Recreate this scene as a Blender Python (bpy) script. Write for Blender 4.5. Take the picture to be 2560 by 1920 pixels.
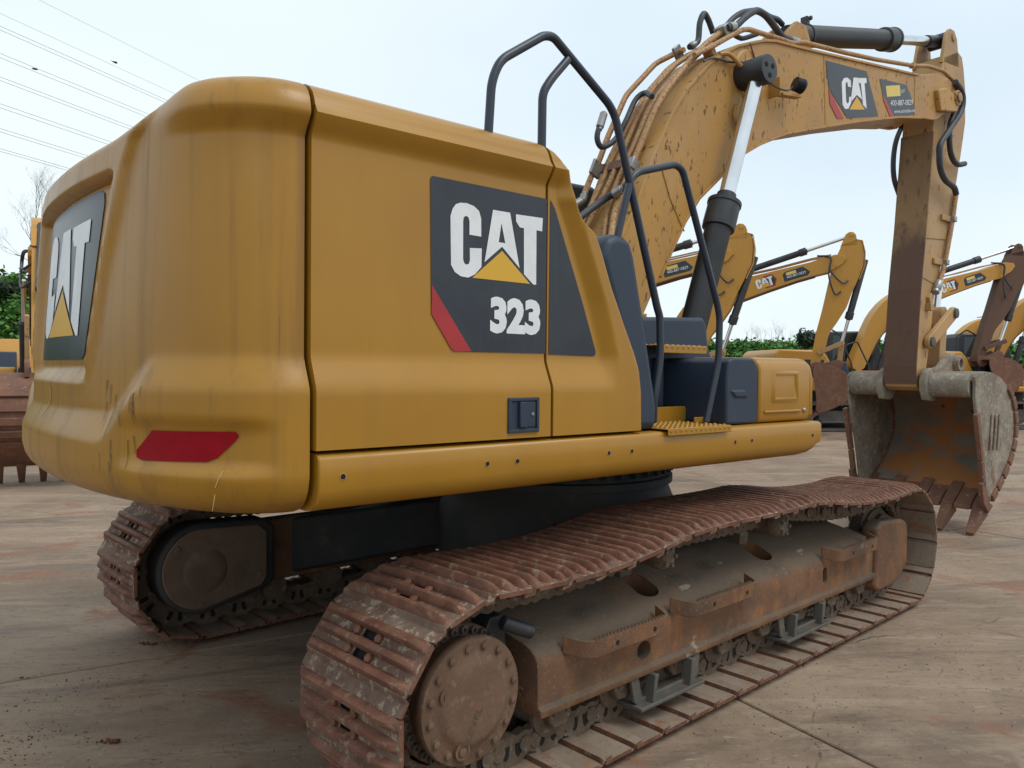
import bpy, math, random
from mathutils import Vector, Matrix
R=math.radians; PI=math.pi; sin=math.sin; cos=math.cos
random.seed(7)
for o in list(bpy.data.objects): bpy.data.objects.remove(o)
sc=bpy.context.scene; COL=sc.collection

# ------------------------------------------------------------------ camera
cam=bpy.data.cameras.new('camera'); co=bpy.data.objects.new('camera',cam); COL.objects.link(co)
yaw,pit,rol=0.81956,-0.01848,0.00915
f=Vector((cos(pit)*cos(yaw),cos(pit)*sin(yaw),sin(pit)))
r0=Vector((sin(yaw),-cos(yaw),0)); u0=r0.cross(f)
rr=cos(rol)*r0+sin(rol)*u0; uu=-sin(rol)*r0+cos(rol)*u0
mw=Matrix(((rr.x,uu.x,-f.x,-3.5769),(rr.y,uu.y,-f.y,-3.3897),(rr.z,uu.z,-f.z,1.5318),(0,0,0,1)))
co.matrix_world=mw
cam.sensor_width=36; cam.sensor_fit='HORIZONTAL'; cam.lens=36*1958.35/2560; cam.clip_start=.05; cam.clip_end=3000
sc.camera=co
# ------------------------------------------------------------------ sky, sun, exposure
SUN_EL,SUN_AZ=R(58),R(-70)
w=bpy.data.worlds.new('World'); sc.world=w; w.use_nodes=True
nt=w.node_tree; nt.nodes.clear()
wo=nt.nodes.new('ShaderNodeOutputWorld'); bg=nt.nodes.new('ShaderNodeBackground'); sky=nt.nodes.new('ShaderNodeTexSky')
sky.sky_type='NISHITA'; sky.sun_disc=False; sky.sun_elevation=SUN_EL; sky.sun_rotation=PI/2-SUN_AZ; sky.air_density=1.0; sky.dust_density=3.0
tc=nt.nodes.new('ShaderNodeTexCoord'); mp=nt.nodes.new('ShaderNodeMapping'); mp.inputs['Scale'].default_value=(1,1,2.2)
nz=nt.nodes.new('ShaderNodeTexNoise'); nz.inputs['Scale'].default_value=1.3; nz.inputs['Detail'].default_value=3; nz.inputs['Roughness'].default_value=.45
cr=nt.nodes.new('ShaderNodeValToRGB'); cr.color_ramp.elements[0].position=.32; cr.color_ramp.elements[1].position=.68
cr.color_ramp.elements[0].color=(7.6,8.9,9.9,1); cr.color_ramp.elements[1].color=(9.6,10.6,10.8,1)
mx=nt.nodes.new('ShaderNodeMix'); mx.data_type='RGBA'; mx.inputs[0].default_value=.86
L=nt.links.new
L(tc.outputs['Generated'],mp.inputs[0]); L(mp.outputs[0],nz.inputs['Vector']); L(nz.outputs[0],cr.inputs[0])
L(sky.outputs[0],mx.inputs[6]); L(cr.outputs[0],mx.inputs[7]); L(mx.outputs[2],bg.inputs[0]); bg.inputs[1].default_value=.1; L(bg.outputs[0],wo.inputs[0])
sl=bpy.data.lights.new('sun','SUN'); so=bpy.data.objects.new('sun',sl); COL.objects.link(so)
sl.energy=1.2; sl.angle=R(25); sl.color=(1,.97,.92)
sd=Vector((cos(SUN_EL)*cos(SUN_AZ),cos(SUN_EL)*sin(SUN_AZ),sin(SUN_EL)))
so.rotation_euler=sd.to_track_quat('Z','Y').to_euler(); so.location=(0,0,40)
vs=sc.view_settings; vs.view_transform='Standard'; vs.look='None'; vs.exposure=.12; vs.gamma=1; vs.use_curve_mapping=False

# ------------------------------------------------------------------ materials
MATS={}
def mat(name,col,rough=.5,metal=0,spec=.5,var=None,layers=(),bump=None,coat=0,rand=0,low=None,dust=None):
    """base colour varied by noise, then layers (colour, scale(vec), lo, hi, amount, rough) of dirt or wear"""
    m=bpy.data.materials.new(name); m.use_nodes=True; t=m.node_tree; n=t.nodes; b=n['Principled BSDF']
    b.inputs['Roughness'].default_value=rough; b.inputs['Metallic'].default_value=metal; b.inputs['Specular IOR Level'].default_value=spec
    if coat: b.inputs['Coat Weight'].default_value=coat; b.inputs['Coat Roughness'].default_value=.22
    tcn=n.new('ShaderNodeTexCoord'); vec=tcn.outputs['Object']
    if rand:
        oi=n.new('ShaderNodeObjectInfo'); ad=n.new('ShaderNodeVectorMath'); ad.operation='MULTIPLY_ADD'
        cb=n.new('ShaderNodeCombineXYZ'); ml=n.new('ShaderNodeMath'); ml.operation='MULTIPLY'; ml.inputs[1].default_value=37.
        t.links.new(oi.outputs['Random'],ml.inputs[0])
        for i in range(3): t.links.new(ml.outputs[0],cb.inputs[i])
        ad.inputs[1].default_value=(1,1,1); t.links.new(vec,ad.inputs[0]); t.links.new(cb.outputs[0],ad.inputs[2]); vec=ad.outputs[0]
    def noise(scale,detail=5,ro=.6,rot=0):
        mpn=n.new('ShaderNodeMapping'); mpn.inputs['Scale'].default_value=scale if hasattr(scale,'__len__') else (scale,)*3
        mpn.inputs['Rotation'].default_value=(0,0,rot)
        t.links.new(vec,mpn.inputs[0]); z=n.new('ShaderNodeTexNoise'); z.inputs['Scale'].default_value=1; z.inputs['Detail'].default_value=detail; z.inputs['Roughness'].default_value=ro
        t.links.new(mpn.outputs[0],z.inputs['Vector']); return z.outputs[0]
    def ramp(s,lo,hi,a=1):
        q=n.new('ShaderNodeMapRange'); q.interpolation_type='SMOOTHSTEP'; q.inputs[1].default_value=lo; q.inputs[2].default_value=hi; q.inputs[3].default_value=0; q.inputs[4].default_value=a
        t.links.new(s,q.inputs[0]); return q.outputs[0]
    def mixc(fac,a,bc):
        q=n.new('ShaderNodeMix'); q.data_type='RGBA'
        t.links.new(fac,q.inputs[0])
        if isinstance(a,tuple): q.inputs[6].default_value=a+(1,)
        else: t.links.new(a,q.inputs[6])
        q.inputs[7].default_value=bc+(1,); return q.outputs[2]
    c=col; rs=None
    if var:
        col2,s=var[0],var[1]; c=mixc(ramp(noise(s),.3,.7),c,col2)
    for ly in layers:
        lc,s,lo,hi,am=ly[:5]; rot=ly[6] if len(ly)>6 else 0
        fa=ramp(noise(s,8 if len(ly)<8 else ly[7],.65,rot),lo,hi,am); c=mixc(fa,c,lc)
        if len(ly)>5 and ly[5] is not None:
            q=n.new('ShaderNodeMix'); t.links.new(fa,q.inputs[0])
            if rs is None: q.inputs[2].default_value=rough
            else: t.links.new(rs,q.inputs[2])
            q.inputs[3].default_value=ly[5]; rs=q.outputs[0]
    if dust:  # fine dust that settles on upward faces
        gn=n.new('ShaderNodeNewGeometry'); sx=n.new('ShaderNodeSeparateXYZ'); t.links.new(gn.outputs['Normal'],sx.inputs[0])
        ma=n.new('ShaderNodeMath'); ma.operation='MULTIPLY_ADD'; t.links.new(noise((5,5,5)),ma.inputs[0]); ma.inputs[1].default_value=.7; t.links.new(sx.outputs[2],ma.inputs[2])
        c=mixc(ramp(ma.outputs[0],.45,1.0,dust[1]),c,dust[0])
        for lc,s_,lo,hi,am in dust[2]: c=mixc(ramp(noise(s_),lo,hi,am),c,lc)
    if low:   # mud caked on the lower part of the thing, with a ragged upper limit
        lc,z0,z1,am=low; sx=n.new('ShaderNodeSeparateXYZ'); t.links.new(tcn.outputs['Object'],sx.inputs[0])
        ma=n.new('ShaderNodeMath'); ma.operation='MULTIPLY_ADD'; t.links.new(noise((9,9,3.5)),ma.inputs[0]); ma.inputs[1].default_value=(z1-z0)*-2.2; t.links.new(sx.outputs[2],ma.inputs[2])
        q=n.new('ShaderNodeMapRange'); q.inputs[1].default_value=z0-(z1-z0)*1.1; q.inputs[2].default_value=z0-(z1-z0)*.15; q.inputs[3].default_value=am; q.inputs[4].default_value=0; t.links.new(ma.outputs[0],q.inputs[0]); c=mixc(q.outputs[0],c,lc)
    if isinstance(c,tuple): b.inputs['Base Color'].default_value=c+(1,)
    else: t.links.new(c,b.inputs['Base Color'])
    if rs is not None: t.links.new(rs,b.inputs['Roughness'])
    if bump:
        bn=n.new('ShaderNodeBump'); bn.inputs['Strength'].default_value=bump[1]; bn.inputs['Distance'].default_value=bump[2] if len(bump)>2 else .01
        t.links.new(noise(bump[0],8,.65),bn.inputs['Height']); t.links.new(bn.outputs[0],b.inputs['Normal'])
    MATS[name]=m; return m
YEL=(.385,.188,.015)
mat('yellow_paint',YEL,.36,0,.38,var=((.345,.165,.014),1.6),layers=[((.30,.145,.02),(9,9,.5),.5,.75,.35,.5),((.42,.28,.10),(3,3,1.2),.55,.8,.18,.55),((.15,.08,.03),(34,34,1.2),.67,.74,.35),((.10,.06,.03),(120,120,60),.73,.75,.7)],coat=.2)
mat('yellow_counterweight',YEL,.38,0,.38,var=((.32,.155,.016),1.3),layers=[((.19,.095,.026),(15,15,.40),.47,.74,.60,.55),((.40,.27,.11),(2.2,2.2,.7),.52,.8,.32,.6),((.10,.055,.025),(60,60,1.6),.66,.73,.55),((.10,.06,.03),(130,130,70),.72,.74,.7)],coat=.15)
mat('yellow_boom',(.45,.235,.05),.5,0,.4,var=((.38,.205,.065),1.7),layers=[((.55,.40,.22),(2,2,2),.5,.8,.35),((.085,.045,.025),(30,12,13),.592,.635,.85,.8),((.10,.06,.035),(70,70,70),.68,.71,.8,.8),((.30,.2,.12),(5,5,1),.5,.75,.35)],bump=(40,.06,.004))
mat('yellow_pipe',(.42,.245,.095),.5,0,.4,var=((.38,.20,.09),9),layers=[((.12,.055,.03),(60,60,60),.54,.60,.85,.8),((.30,.12,.06),(12,12,12),.55,.75,.5)])
mat('yellow_far',(.52,.25,.032),.42,0,.45,var=((.5,.25,.04),.8),layers=[((.25,.16,.08),(2.5,2.5,1),.55,.8,.5),((.10,.06,.03),(14,14,5),.64,.68,.7)])
mat('stick_paint',(.46,.27,.10),.55,0,.35,var=((.36,.22,.11),2.2),layers=[((.50,.40,.26),(2,2,2),.5,.8,.35),((.11,.06,.035),(16,16,7),.60,.66,.85,.8)],bump=(30,.08,.004))
mat('stick_dirt',(.30,.185,.085),.7,0,.3,var=((.23,.135,.07),1.6),layers=[((.12,.065,.04),(18,18,7),.56,.63,.8)],bump=(45,.35,.006),low=((.115,.062,.046),2.75,3.15,.9))
mat('stick_plate',(.30,.185,.085),.7,0,.3,var=((.23,.135,.07),1.6),layers=[((.12,.065,.04),(18,18,7),.56,.63,.8),((.40,.32,.24),(38,38,38),.66,.70,.5)],bump=(45,.35,.006),low=((.115,.062,.046),2.75,3.15,.9))
mat('dark_plastic',(.020,.033,.058),.5,0,.42,var=((.027,.040,.066),3),layers=[((.13,.125,.12),(5,5,1.2),.58,.85,.25,.7)],bump=(260,.08,.001))
mat('black_rail',(.022,.03,.046),.38,0,.5,layers=[((.2,.2,.2),(22,22,22),.68,.74,.5)])
mat('black_paint',(.018,.02,.024),.45,0,.5,var=((.03,.032,.036),6),layers=[((.12,.10,.08),(7,7,7),.55,.8,.4,.7)])
mat('rubber_hose',(.028,.032,.042),.5,0,.4,var=((.05,.052,.058),8),layers=[((.16,.13,.1),(10,10,10),.56,.8,.4)],bump=(150,.2,.002))
mat('fitting_steel',(.36,.36,.36),.42,.7,.5,var=((.25,.24,.22),14),layers=[((.2,.13,.08),(25,25,25),.58,.7,.6,.7)])
mat('chrome',(.72,.73,.75),.16,1,.5,var=((.62,.63,.66),4),layers=[((.45,.43,.4),(5,5,.8),.55,.8,.4,.35)])
mat('bracket_red',(.20,.09,.06),.6,0,.4,var=((.13,.06,.045),8))
mat('track_mud',(.19,.135,.102),.85,0,.2,var=((.13,.075,.052),9),layers=[((.36,.28,.205),(26,26,26),.52,.62,.85),((.17,.08,.05),(12,12,12),.54,.68,.7),((.08,.06,.05),(40,40,40),.58,.68,.6)],bump=(55,.6,.01),rand=1)
mat('track_steel',(.135,.054,.034),.62,.1,.28,var=((.20,.094,.060),11),layers=[((.30,.22,.155),(20,20,20),.56,.66,.65,.9),((.06,.04,.035),(9,9,9),.52,.72,.6),((.34,.27,.2),(70,70,70),.6,.68,.5,.9)],bump=(55,.35,.008),rand=1)
mat('track_inner',(.22,.165,.12),.8,0,.3,var=((.28,.22,.165),5),layers=[((.26,.12,.06),(14,14,14),.5,.66,.8),((.10,.07,.05),(30,30,30),.56,.7,.6)],bump=(60,.35,.006),rand=1)
mat('chain_mud',(.15,.105,.072),.85,0,.25,var=((.10,.07,.05),14),layers=[((.26,.21,.155),(28,28,28),.53,.68,.7)],bump=(60,.6,.01),rand=1)
mat('frame_rust',(.185,.092,.050),.78,0,.2,var=((.125,.066,.042),3),layers=[((.265,.118,.045),(8,10,5),.49,.68,.7),((.32,.225,.15),(75,75,75),.61,.67,.55),((.075,.045,.032),(5,5,9),.55,.76,.55),((.07,.045,.035),(95,95,95),.62,.68,.5),((.33,.29,.24),(2.6,5,2.6),.66,.72,.55)],bump=(80,.4,.005),dust=((.125,.098,.072),.85,[((.055,.046,.038),(3,7,5),.52,.72,.6),((.21,.115,.058),(4,4,4),.56,.72,.55),((.36,.34,.30),(5,11,5),.655,.70,.6),((.30,.23,.16),(60,60,60),.62,.68,.4)]))
mat('frame_dust',(.150,.115,.085),.68,0,.22,var=((.085,.07,.056),2.6),layers=[((.22,.125,.07),(2.5,5,2.5),.48,.70,.7),((.36,.35,.32),(3.5,8,3.5),.63,.70,.7),((.07,.065,.06),(7,20,7),.58,.75,.6)],bump=(60,.15,.004))
mat('drive_mud',(.135,.078,.050),.8,0,.22,var=((.17,.105,.07),7),layers=[((.25,.19,.135),(24,24,24),.54,.70,.55),((.22,.10,.055),(9,9,9),.54,.70,.6)],bump=(60,.45,.008))
mat('guard_grey',(.085,.082,.072),.6,.1,.4,var=((.12,.108,.09),5),layers=[((.19,.13,.085),(9,9,9),.50,.72,.7)],bump=(50,.15,.004))
mat('under_dark',(.025,.027,.03),.7,0,.3,var=((.05,.045,.04),3),layers=[((.12,.095,.07),(4,4,4),.55,.8,.5)])
mat('far_cover_mud',(.17,.115,.08),.85,0,.2,var=((.11,.075,.055),4),layers=[((.23,.14,.09),(12,12,12),.5,.75,.4)],bump=(50,.3,.006))
mat('bucket_mud',(.30,.26,.205),.9,0,.2,var=((.20,.165,.13),5),layers=[((.42,.38,.31),(18,18,18),.52,.66,.7),((.20,.085,.05),(3.5,3.5,2),.55,.66,.75)],bump=(38,.7,.012))
mat('bucket_rust',(.21,.10,.062),.75,0,.3,var=((.15,.075,.05),5),layers=[((.36,.29,.23),(22,22,22),.60,.68,.7),((.10,.055,.04),(8,8,8),.55,.72,.6)],bump=(50,.4,.007))
mat('bucket_inside',(.27,.235,.185),.75,0,.3,var=((.20,.165,.13),3.5),layers=[((.42,.17,.05),(1.6,1.4,1.9),.47,.55,.92),((.055,.045,.045),(5.5,5.5,5.5),.64,.67,.85),((.26,.235,.19),(9,9,9),.56,.72,.5)],bump=(24,.3,.008))
mat('decal_black',(.016,.021,.032),.32,0,.5,var=((.024,.03,.042),5),layers=[((.10,.105,.12),(45,45,.8),.56,.8,.35),((.35,.35,.35),(80,80,14),.72,.74,.6)])
mat('decal_white',(.78,.79,.80),.45,0,.5,var=((.70,.71,.73),9),layers=[((.2,.18,.16),(60,60,30),.69,.72,.7)])
mat('decal_yellow',(.66,.37,.03),.45)
mat('decal_red',(.40,.022,.025),.4,0,.5,var=((.33,.02,.022),8))
mat('reflector_red',(.30,.002,.010),.5,0,.15,var=((.25,.002,.008),25),bump=(300,.15,.001))
mat('sticker_yellow',(.70,.52,.12),.5)
mat('scratch_pale',(.52,.36,.14),.6)
mat('grime',(.13,.075,.03),.8)
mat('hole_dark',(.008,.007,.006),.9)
mat('lamp_body',(.02,.022,.026),.5)
mat('glass_dark',(.02,.035,.04),.08,0,.6)
mat('cab_dark',(.02,.025,.032),.45)
mat('far_black',(.018,.02,.025),.5,var=((.04,.042,.045),3))
mat('far_track',(.07,.065,.06),.8,var=((.13,.11,.09),3))
mat('soil_crumb',(.17,.095,.065),.95,0,.15,var=((.11,.07,.05),3))
mat('soil_red',(.20,.075,.045),.95,0,.15,var=((.13,.055,.035),40),bump=(90,.6,.01))
mat('wire',(.30,.31,.33),.6)
mat('bird_dark',(.03,.03,.03),.8)
mat('bark',(.10,.082,.068),.9,var=((.16,.135,.115),4))
mat('twig',(.115,.095,.082),.9)
mat('bank_soil',(.03,.06,.018),.95,var=((.06,.065,.03),.7))
def leafmat(name,a,b,c):
    m=mat(name,a,.6,0,.35,var=(b,.9),layers=[(c,(2.3,2.3,2.3),.52,.7,.8)]); return m
leafmat('leaf_green',(.06,.17,.03),(.10,.23,.045),(.035,.10,.022))
leafmat('leaf_dark',(.012,.028,.010),(.022,.042,.014),(.01,.016,.008))
# concrete yard
def concrete():
    m=bpy.data.materials.new('yard_concrete'); m.use_nodes=True; t=m.node_tree; n=t.nodes; b=n['Principled BSDF']; l=t.links.new
    g=n.new('ShaderNodeNewGeometry'); pos=g.outputs['Position']
    def noise(s,d=8,ro=.65,rot=0,off=0):
        q=n.new('ShaderNodeMapping'); q.vector_type='TEXTURE'; q.inputs['Rotation'].default_value=(0,0,rot)
        l(pos,q.inputs[0]); q2=n.new('ShaderNodeMapping'); q2.inputs['Scale'].default_value=s if hasattr(s,'__len__') else (s,)*3; q2.inputs['Location'].default_value=(off,off,0)
        l(q.outputs[0],q2.inputs[0]); z=n.new('ShaderNodeTexNoise'); z.inputs['Scale'].default_value=1; z.inputs['Detail'].default_value=d; z.inputs['Roughness'].default_value=ro; z.inputs['Distortion'].default_value=.7
        l(q2.outputs[0],z.inputs['Vector']); return z.outputs[0]
    def ramp(s,lo,hi,a=1,b_=0):
        q=n.new('ShaderNodeMapRange'); q.interpolation_type='SMOOTHSTEP'; q.inputs[1].default_value=lo; q.inputs[2].default_value=hi; q.inputs[3].default_value=b_; q.inputs[4].default_value=a; l(s,q.inputs[0]); return q.outputs[0]
    def mixc(fa,a,c):
        q=n.new('ShaderNodeMix'); q.data_type='RGBA'; l(fa,q.inputs[0])
        if isinstance(a,tuple): q.inputs[6].default_value=a+(1,)
        else: l(a,q.inputs[6])
        q.inputs[7].default_value=c+(1,); return q.outputs[2]
    def mul(a,c):
        q=n.new('ShaderNodeMath'); q.operation='MULTIPLY'; l(a,q.inputs[0])
        if isinstance(c,(int,float)): q.inputs[1].default_value=c
        else: l(c,q.inputs[1])
        return q.outputs[0]
    c=mixc(ramp(noise(.55),.32,.68),(.195,.134,.090),(.315,.228,.158))
    c=mixc(ramp(noise((.7,4.2,1),rot=R(-38)),.47,.72,.7),c,(.39,.292,.208))          # dry scraped streaks
    c=mixc(ramp(noise((.45,1.9,1),rot=R(-30),off=9),.49,.68,.75),c,(.110,.074,.050))      # damp tracked-in film
    c=mixc(ramp(noise((1.1,9,1),rot=R(-62),off=31),.58,.72,.5),c,(.14,.10,.074))
    c=mixc(ramp(noise(3.1,off=4),.56,.72,.45),c,(.37,.285,.208))
    c=mixc(ramp(noise(1.3,off=17),.55,.68,.8),c,(.24,.105,.062))                       # red clay film
    c=mixc(ramp(noise((2.2,12,1),rot=R(15),off=3),.64,.70,.7),c,(.19,.075,.047))
    c=mixc(ramp(noise(26,6,.7,off=2),.54,.68,.6),c,(.13,.096,.072))                     # grit
    c=mixc(ramp(noise((5,30,1),6,.7,rot=R(-42),off=12),.57,.66,.6),c,(.115,.084,.062))
    c=mixc(ramp(noise((8,40,1),6,.7,rot=R(-36),off=22),.60,.68,.55),c,(.41,.325,.245))
    c=mixc(ramp(noise(60,3,.7,off=5),.62,.70,.5),c,(.36,.32,.27))
    # cracks
    wn=n.new('ShaderNodeTexNoise'); wn.inputs['Scale'].default_value=1.1; wn.inputs['Detail'].default_value=6; l(pos,wn.inputs['Vector'])
    ad=n.new('ShaderNodeVectorMath'); ad.operation='MULTIPLY_ADD'; l(wn.outputs['Color'],ad.inputs[0]); ad.inputs[1].default_value=(.55,.55,0); l(pos,ad.inputs[2])
    vo=n.new('ShaderNodeTexVoronoi'); vo.feature='DISTANCE_TO_EDGE'; vo.inputs['Scale'].default_value=.30; l(ad.outputs[0],vo.inputs['Vector'])
    ck=mul(ramp(vo.outputs['Distance'],.0007,.0026,0,1),ramp(noise(.5,off=40),.52,.62))
    c=mixc(mul(ck,.8),c,(.055,.042,.034)); l(c,b.inputs['Base Color'])
    rg=ramp(noise((.45,1.9,1),rot=R(-30),off=9),.5,.70,.52,.86); l(rg,b.inputs['Roughness']); b.inputs['Specular IOR Level'].default_value=.35
    h=n.new('ShaderNodeMath'); h.operation='MULTIPLY_ADD'; l(noise(22,8,.7),h.inputs[0]); h.inputs[1].default_value=.5; l(noise((2,14,1),rot=R(-38),off=6),h.inputs[2])
    h2=n.new('ShaderNodeMath'); h2.operation='SUBTRACT'; l(h.outputs[0],h2.inputs[0]); l(ck,h2.inputs[1])
    bn=n.new('ShaderNodeBump'); bn.inputs['Strength'].default_value=.5; bn.inputs['Distance'].default_value=.012; l(h2.outputs[0],bn.inputs['Height']); l(bn.outputs[0],b.inputs['Normal'])
    MATS['yard_concrete']=m
concrete()

# ------------------------------------------------------------------ mesh helpers
class MB:
    def __init__(s): s.v=[]; s.f=[]
    def add(s,vs,fs):
        k=len(s.v); s.v+=[tuple(a) for a in vs]; s.f+=[tuple(i+k for i in q) for q in fs]; return s
    def box(s,x0,x1,y0,y1,z0,z1):
        return s.add([(x0,y0,z0),(x1,y0,z0),(x1,y1,z0),(x0,y1,z0),(x0,y0,z1),(x1,y0,z1),(x1,y1,z1),(x0,y1,z1)],[(0,3,2,1),(4,5,6,7),(0,1,5,4),(1,2,6,5),(2,3,7,6),(3,0,4,7)])
    def obox(s,c,ax,ay,az):
        c=Vector(c); ax,ay,az=Vector(ax),Vector(ay),Vector(az)
        return s.add([c+i*ax+j*ay+k*az for k in(-1,1) for i,j in((-1,-1),(1,-1),(1,1),(-1,1))],[(0,3,2,1),(4,5,6,7),(0,1,5,4),(1,2,6,5),(2,3,7,6),(3,0,4,7)])
    def prism(s,poly,a,b,ax='y'):
        """extrude a polygon (2-D, in the plane across ax) from a to b"""
        n=len(poly)
        def P(p,t): return (p[0],t,p[1]) if ax=='y' else ((t,p[0],p[1]) if ax=='x' else (p[0],p[1],t))
        return s.add([P(p,a) for p in poly]+[P(p,b) for p in poly],[tuple(range(n)),tuple(range(2*n-1,n-1,-1))]+[(i,i+n,(i+1)%n+n,(i+1)%n) for i in range(n)])
    def tube(s,pts,r,n=10,cap=True,flare=None):
        pts=[Vector(p) for p in pts]; m=len(pts); rs=r if hasattr(r,'__len__') else [r]*m
        t0=(pts[1]-pts[0]).normalized(); nn=t0.orthogonal().normalized(); vs=[]
        for i,p in enumerate(pts):
            t=(pts[min(i+1,m-1)]-pts[max(i-1,0)]).normalized()
            nn=(nn-t*nn.dot(t)); nn=nn.normalized() if nn.length>1e-6 else t.orthogonal().normalized(); bb=t.cross(nn)
            for k in range(n):
                a=2*PI*k/n; vs.append(p+rs[i]*(cos(a)*nn+sin(a)*bb))
        fs=[(i*n+k,i*n+(k+1)%n,(i+1)*n+(k+1)%n,(i+1)*n+k) for i in range(m-1) for k in range(n)]
        if cap: fs+=[tuple(range(n-1,-1,-1)),tuple(range((m-1)*n,m*n))]
        return s.add(vs,fs)
    def lathe(s,prof,c,axis=(0,-1,0),n=32,ph=0):
        """profile of (radius, distance along axis)"""
        c=Vector(c); t=Vector(axis).normalized(); a0=t.orthogonal().normalized(); b0=t.cross(a0); vs=[]; m=len(prof)
        for rd,h in prof:
            for k in range(n):
                a=2*PI*k/n+ph; vs.append(c+t*h+rd*(cos(a)*a0+sin(a)*b0))
        fs=[(i*n+k,i*n+(k+1)%n,(i+1)*n+(k+1)%n,(i+1)*n+k) for i in range(m-1) for k in range(n)]
        fs+=[tuple(range(n-1,-1,-1)),tuple(range((m-1)*n,m*n))]
        return s.add(vs,fs)
    def hexbolt(s,c,axis,r,h): return s.lathe([(r,0),(r,h*.8),(r*.85,h)],c,axis,6)
def fil(pts,r,n=5):
    pts=[Vector(p) for p in pts]; o=[pts[0]]
    for a,b,c in zip(pts,pts[1:],pts[2:]):
        d1=(a-b); d2=(c-b); q=min(r,d1.length*.45,d2.length*.45); p1=b+d1.normalized()*q; p2=b+d2.normalized()*q
        for i in range(n+1):
            t=i/n; o.append((1-t)**2*p1+2*t*(1-t)*b+t*t*p2)
    return o+[pts[-1]]
def spl(pts,n=6):
    P=[Vector(p) for p in pts]; P=[2*P[0]-P[1]]+P+[2*P[-1]-P[-2]]; o=[]
    for i in range(1,len(P)-2):
        for k in range(n):
            t=k/n; a,b,c,d=P[i-1],P[i],P[i+1],P[i+2]
            o.append(.5*((2*b)+(c-a)*t+(2*a-5*b+4*c-d)*t*t+(3*b-a-3*c+d)*t**3))
    return o+[P[-2]]
def mesh(mb,name='mesh',sharp=35):
    me=bpy.data.meshes.new(name); me.from_pydata(mb.v,[],mb.f); me.update()
    me.polygons.foreach_set('use_smooth',[True]*len(me.polygons)); me.set_sharp_from_angle(angle=R(sharp)); return me
def ob(name,mb,m,parent=None,bev=0,sharp=35,seg=2,loc=None,rot=None):
    me=mb if isinstance(mb,bpy.types.Mesh) else mesh(mb,name,sharp)
    if not me.materials: me.materials.append(MATS[m])
    o=bpy.data.objects.new(name,me); COL.objects.link(o)
    if parent: o.parent=parent
    if bev:
        b=o.modifiers.new('bevel','BEVEL'); b.width=bev; b.segments=seg; b.limit_method='ANGLE'; b.angle_limit=R(38); b.harden_normals=False
    if loc: o.location=loc
    if rot: o.rotation_euler=rot
    return o
def tag(o,label,cat,group=None):
    o['label']=label; o['category']=cat
    if group: o['group']=group
    return o
def struct(o): o['kind']='structure'; return o
def stuff(o): o['kind']='stuff'; return o
def empty(name,loc=(0,0,0),rz=0):
    o=bpy.data.objects.new(name,None); COL.objects.link(o); o.location=loc; o.rotation_euler=(0,0,rz); o.empty_display_size=.3; return o
def sst(a,b,x):
    t=min(1,max(0,(x-a)/(b-a))); return t*t*(3-2*t)
def interp(tab,x):
    if x<=tab[0][0]: return tab[0][1]
    for (a,b),(c,d) in zip(tab,tab[1:]):
        if x<=c: return b+(d-b)*(x-a)/(c-a)
    return tab[-1][1]
def text_mb(body,x0,x1,z0,y,h=None,bold=.0,vertical_scale=1):
    cu=bpy.data.curves.new('lettering','FONT'); cu.body=body; cu.size=1; cu.offset=bold; cu.resolution_u=3
    o=bpy.data.objects.new('lettering',cu); COL.objects.link(o); dg=bpy.context.evaluated_depsgraph_get(); me=bpy.data.meshes.new_from_object(o.evaluated_get(dg))
    xs=[v.co.x for v in me.vertices]; zs=[v.co.y for v in me.vertices]; a,b,lo,hi=min(xs),max(xs),min(zs),max(zs)
    k=(x1-x0)/(b-a); kz=h/(hi-lo) if h else k
    mb=MB(); mb.add([(x0+(v.co.x-a)*k,y,z0+(v.co.y-lo)*kz) for v in me.vertices],[tuple(p.vertices) for p in me.polygons])
    bpy.data.objects.remove(o); bpy.data.curves.remove(cu); bpy.data.meshes.remove(me); return mb
def flat(polys,y):
    mb=MB()
    for p in polys: mb.add([(a,y,b) for a,b in p],[tuple(range(len(p)))])
    return mb
# traced outlines and pipe runs of the upper structure, metres in its own frame
C=[(-1.787,2.067),(-1.778,2.093),(-1.764,2.111),(-1.744,2.119),(-1.717,2.121),(-1.685,2.115),(-1.662,2.101),(-1.652,2.074),(-1.651,2.01),(-1.704,2.011),(-1.704,2.058),(-1.709,2.072),(-1.72,2.076),(-1.73,2.069),(-1.732,2.055),(-1.731,1.921),(-1.726,1.908),(-1.717,1.903),(-1.706,1.907),(-1.701,1.92),(-1.702,1.964),(-1.648,1.968),(-1.649,1.901),(-1.678,1.872),(-1.708,1.858),(-1.74,1.86),(-1.767,1.873),(-1.783,1.897)]
A1=[(-1.598,2.114),(-1.558,2.114),(-1.558,2.07),(-1.57,1.999),(-1.554,1.999),(-1.554,1.984),(-1.635,1.92)]
A2=[(-1.558,2.114),(-1.517,2.114),(-1.469,1.913),(-1.554,1.984),(-1.554,1.999),(-1.539,1.998),(-1.558,2.07)]
Tt=[(-1.489,2.112),(-1.354,2.115),(-1.357,2.064),(-1.386,2.065),(-1.385,1.857),(-1.4,1.857),(-1.447,1.892),(-1.449,2.065),(-1.47,2.066),(-1.488,2.086)]
tri=[(-1.554,1.969),(-1.416,1.858),(-1.69,1.859)]
dec2=[(-1.863,2.194),(-1.332,2.192),(-1.333,1.595),(-1.763,1.594),(-1.777,1.6),(-1.863,1.721),(-1.871,2.185)]
red2=[(-1.862,1.821),(-1.691,1.596),(-1.763,1.594),(-1.777,1.6),(-1.863,1.721)]
dec3=[(-1.313,2.193),(-1.289,2.16),(-1.13,1.796),(-1.054,1.608),(-1.056,1.596),(-1.069,1.589),(-1.316,1.592)]
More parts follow.
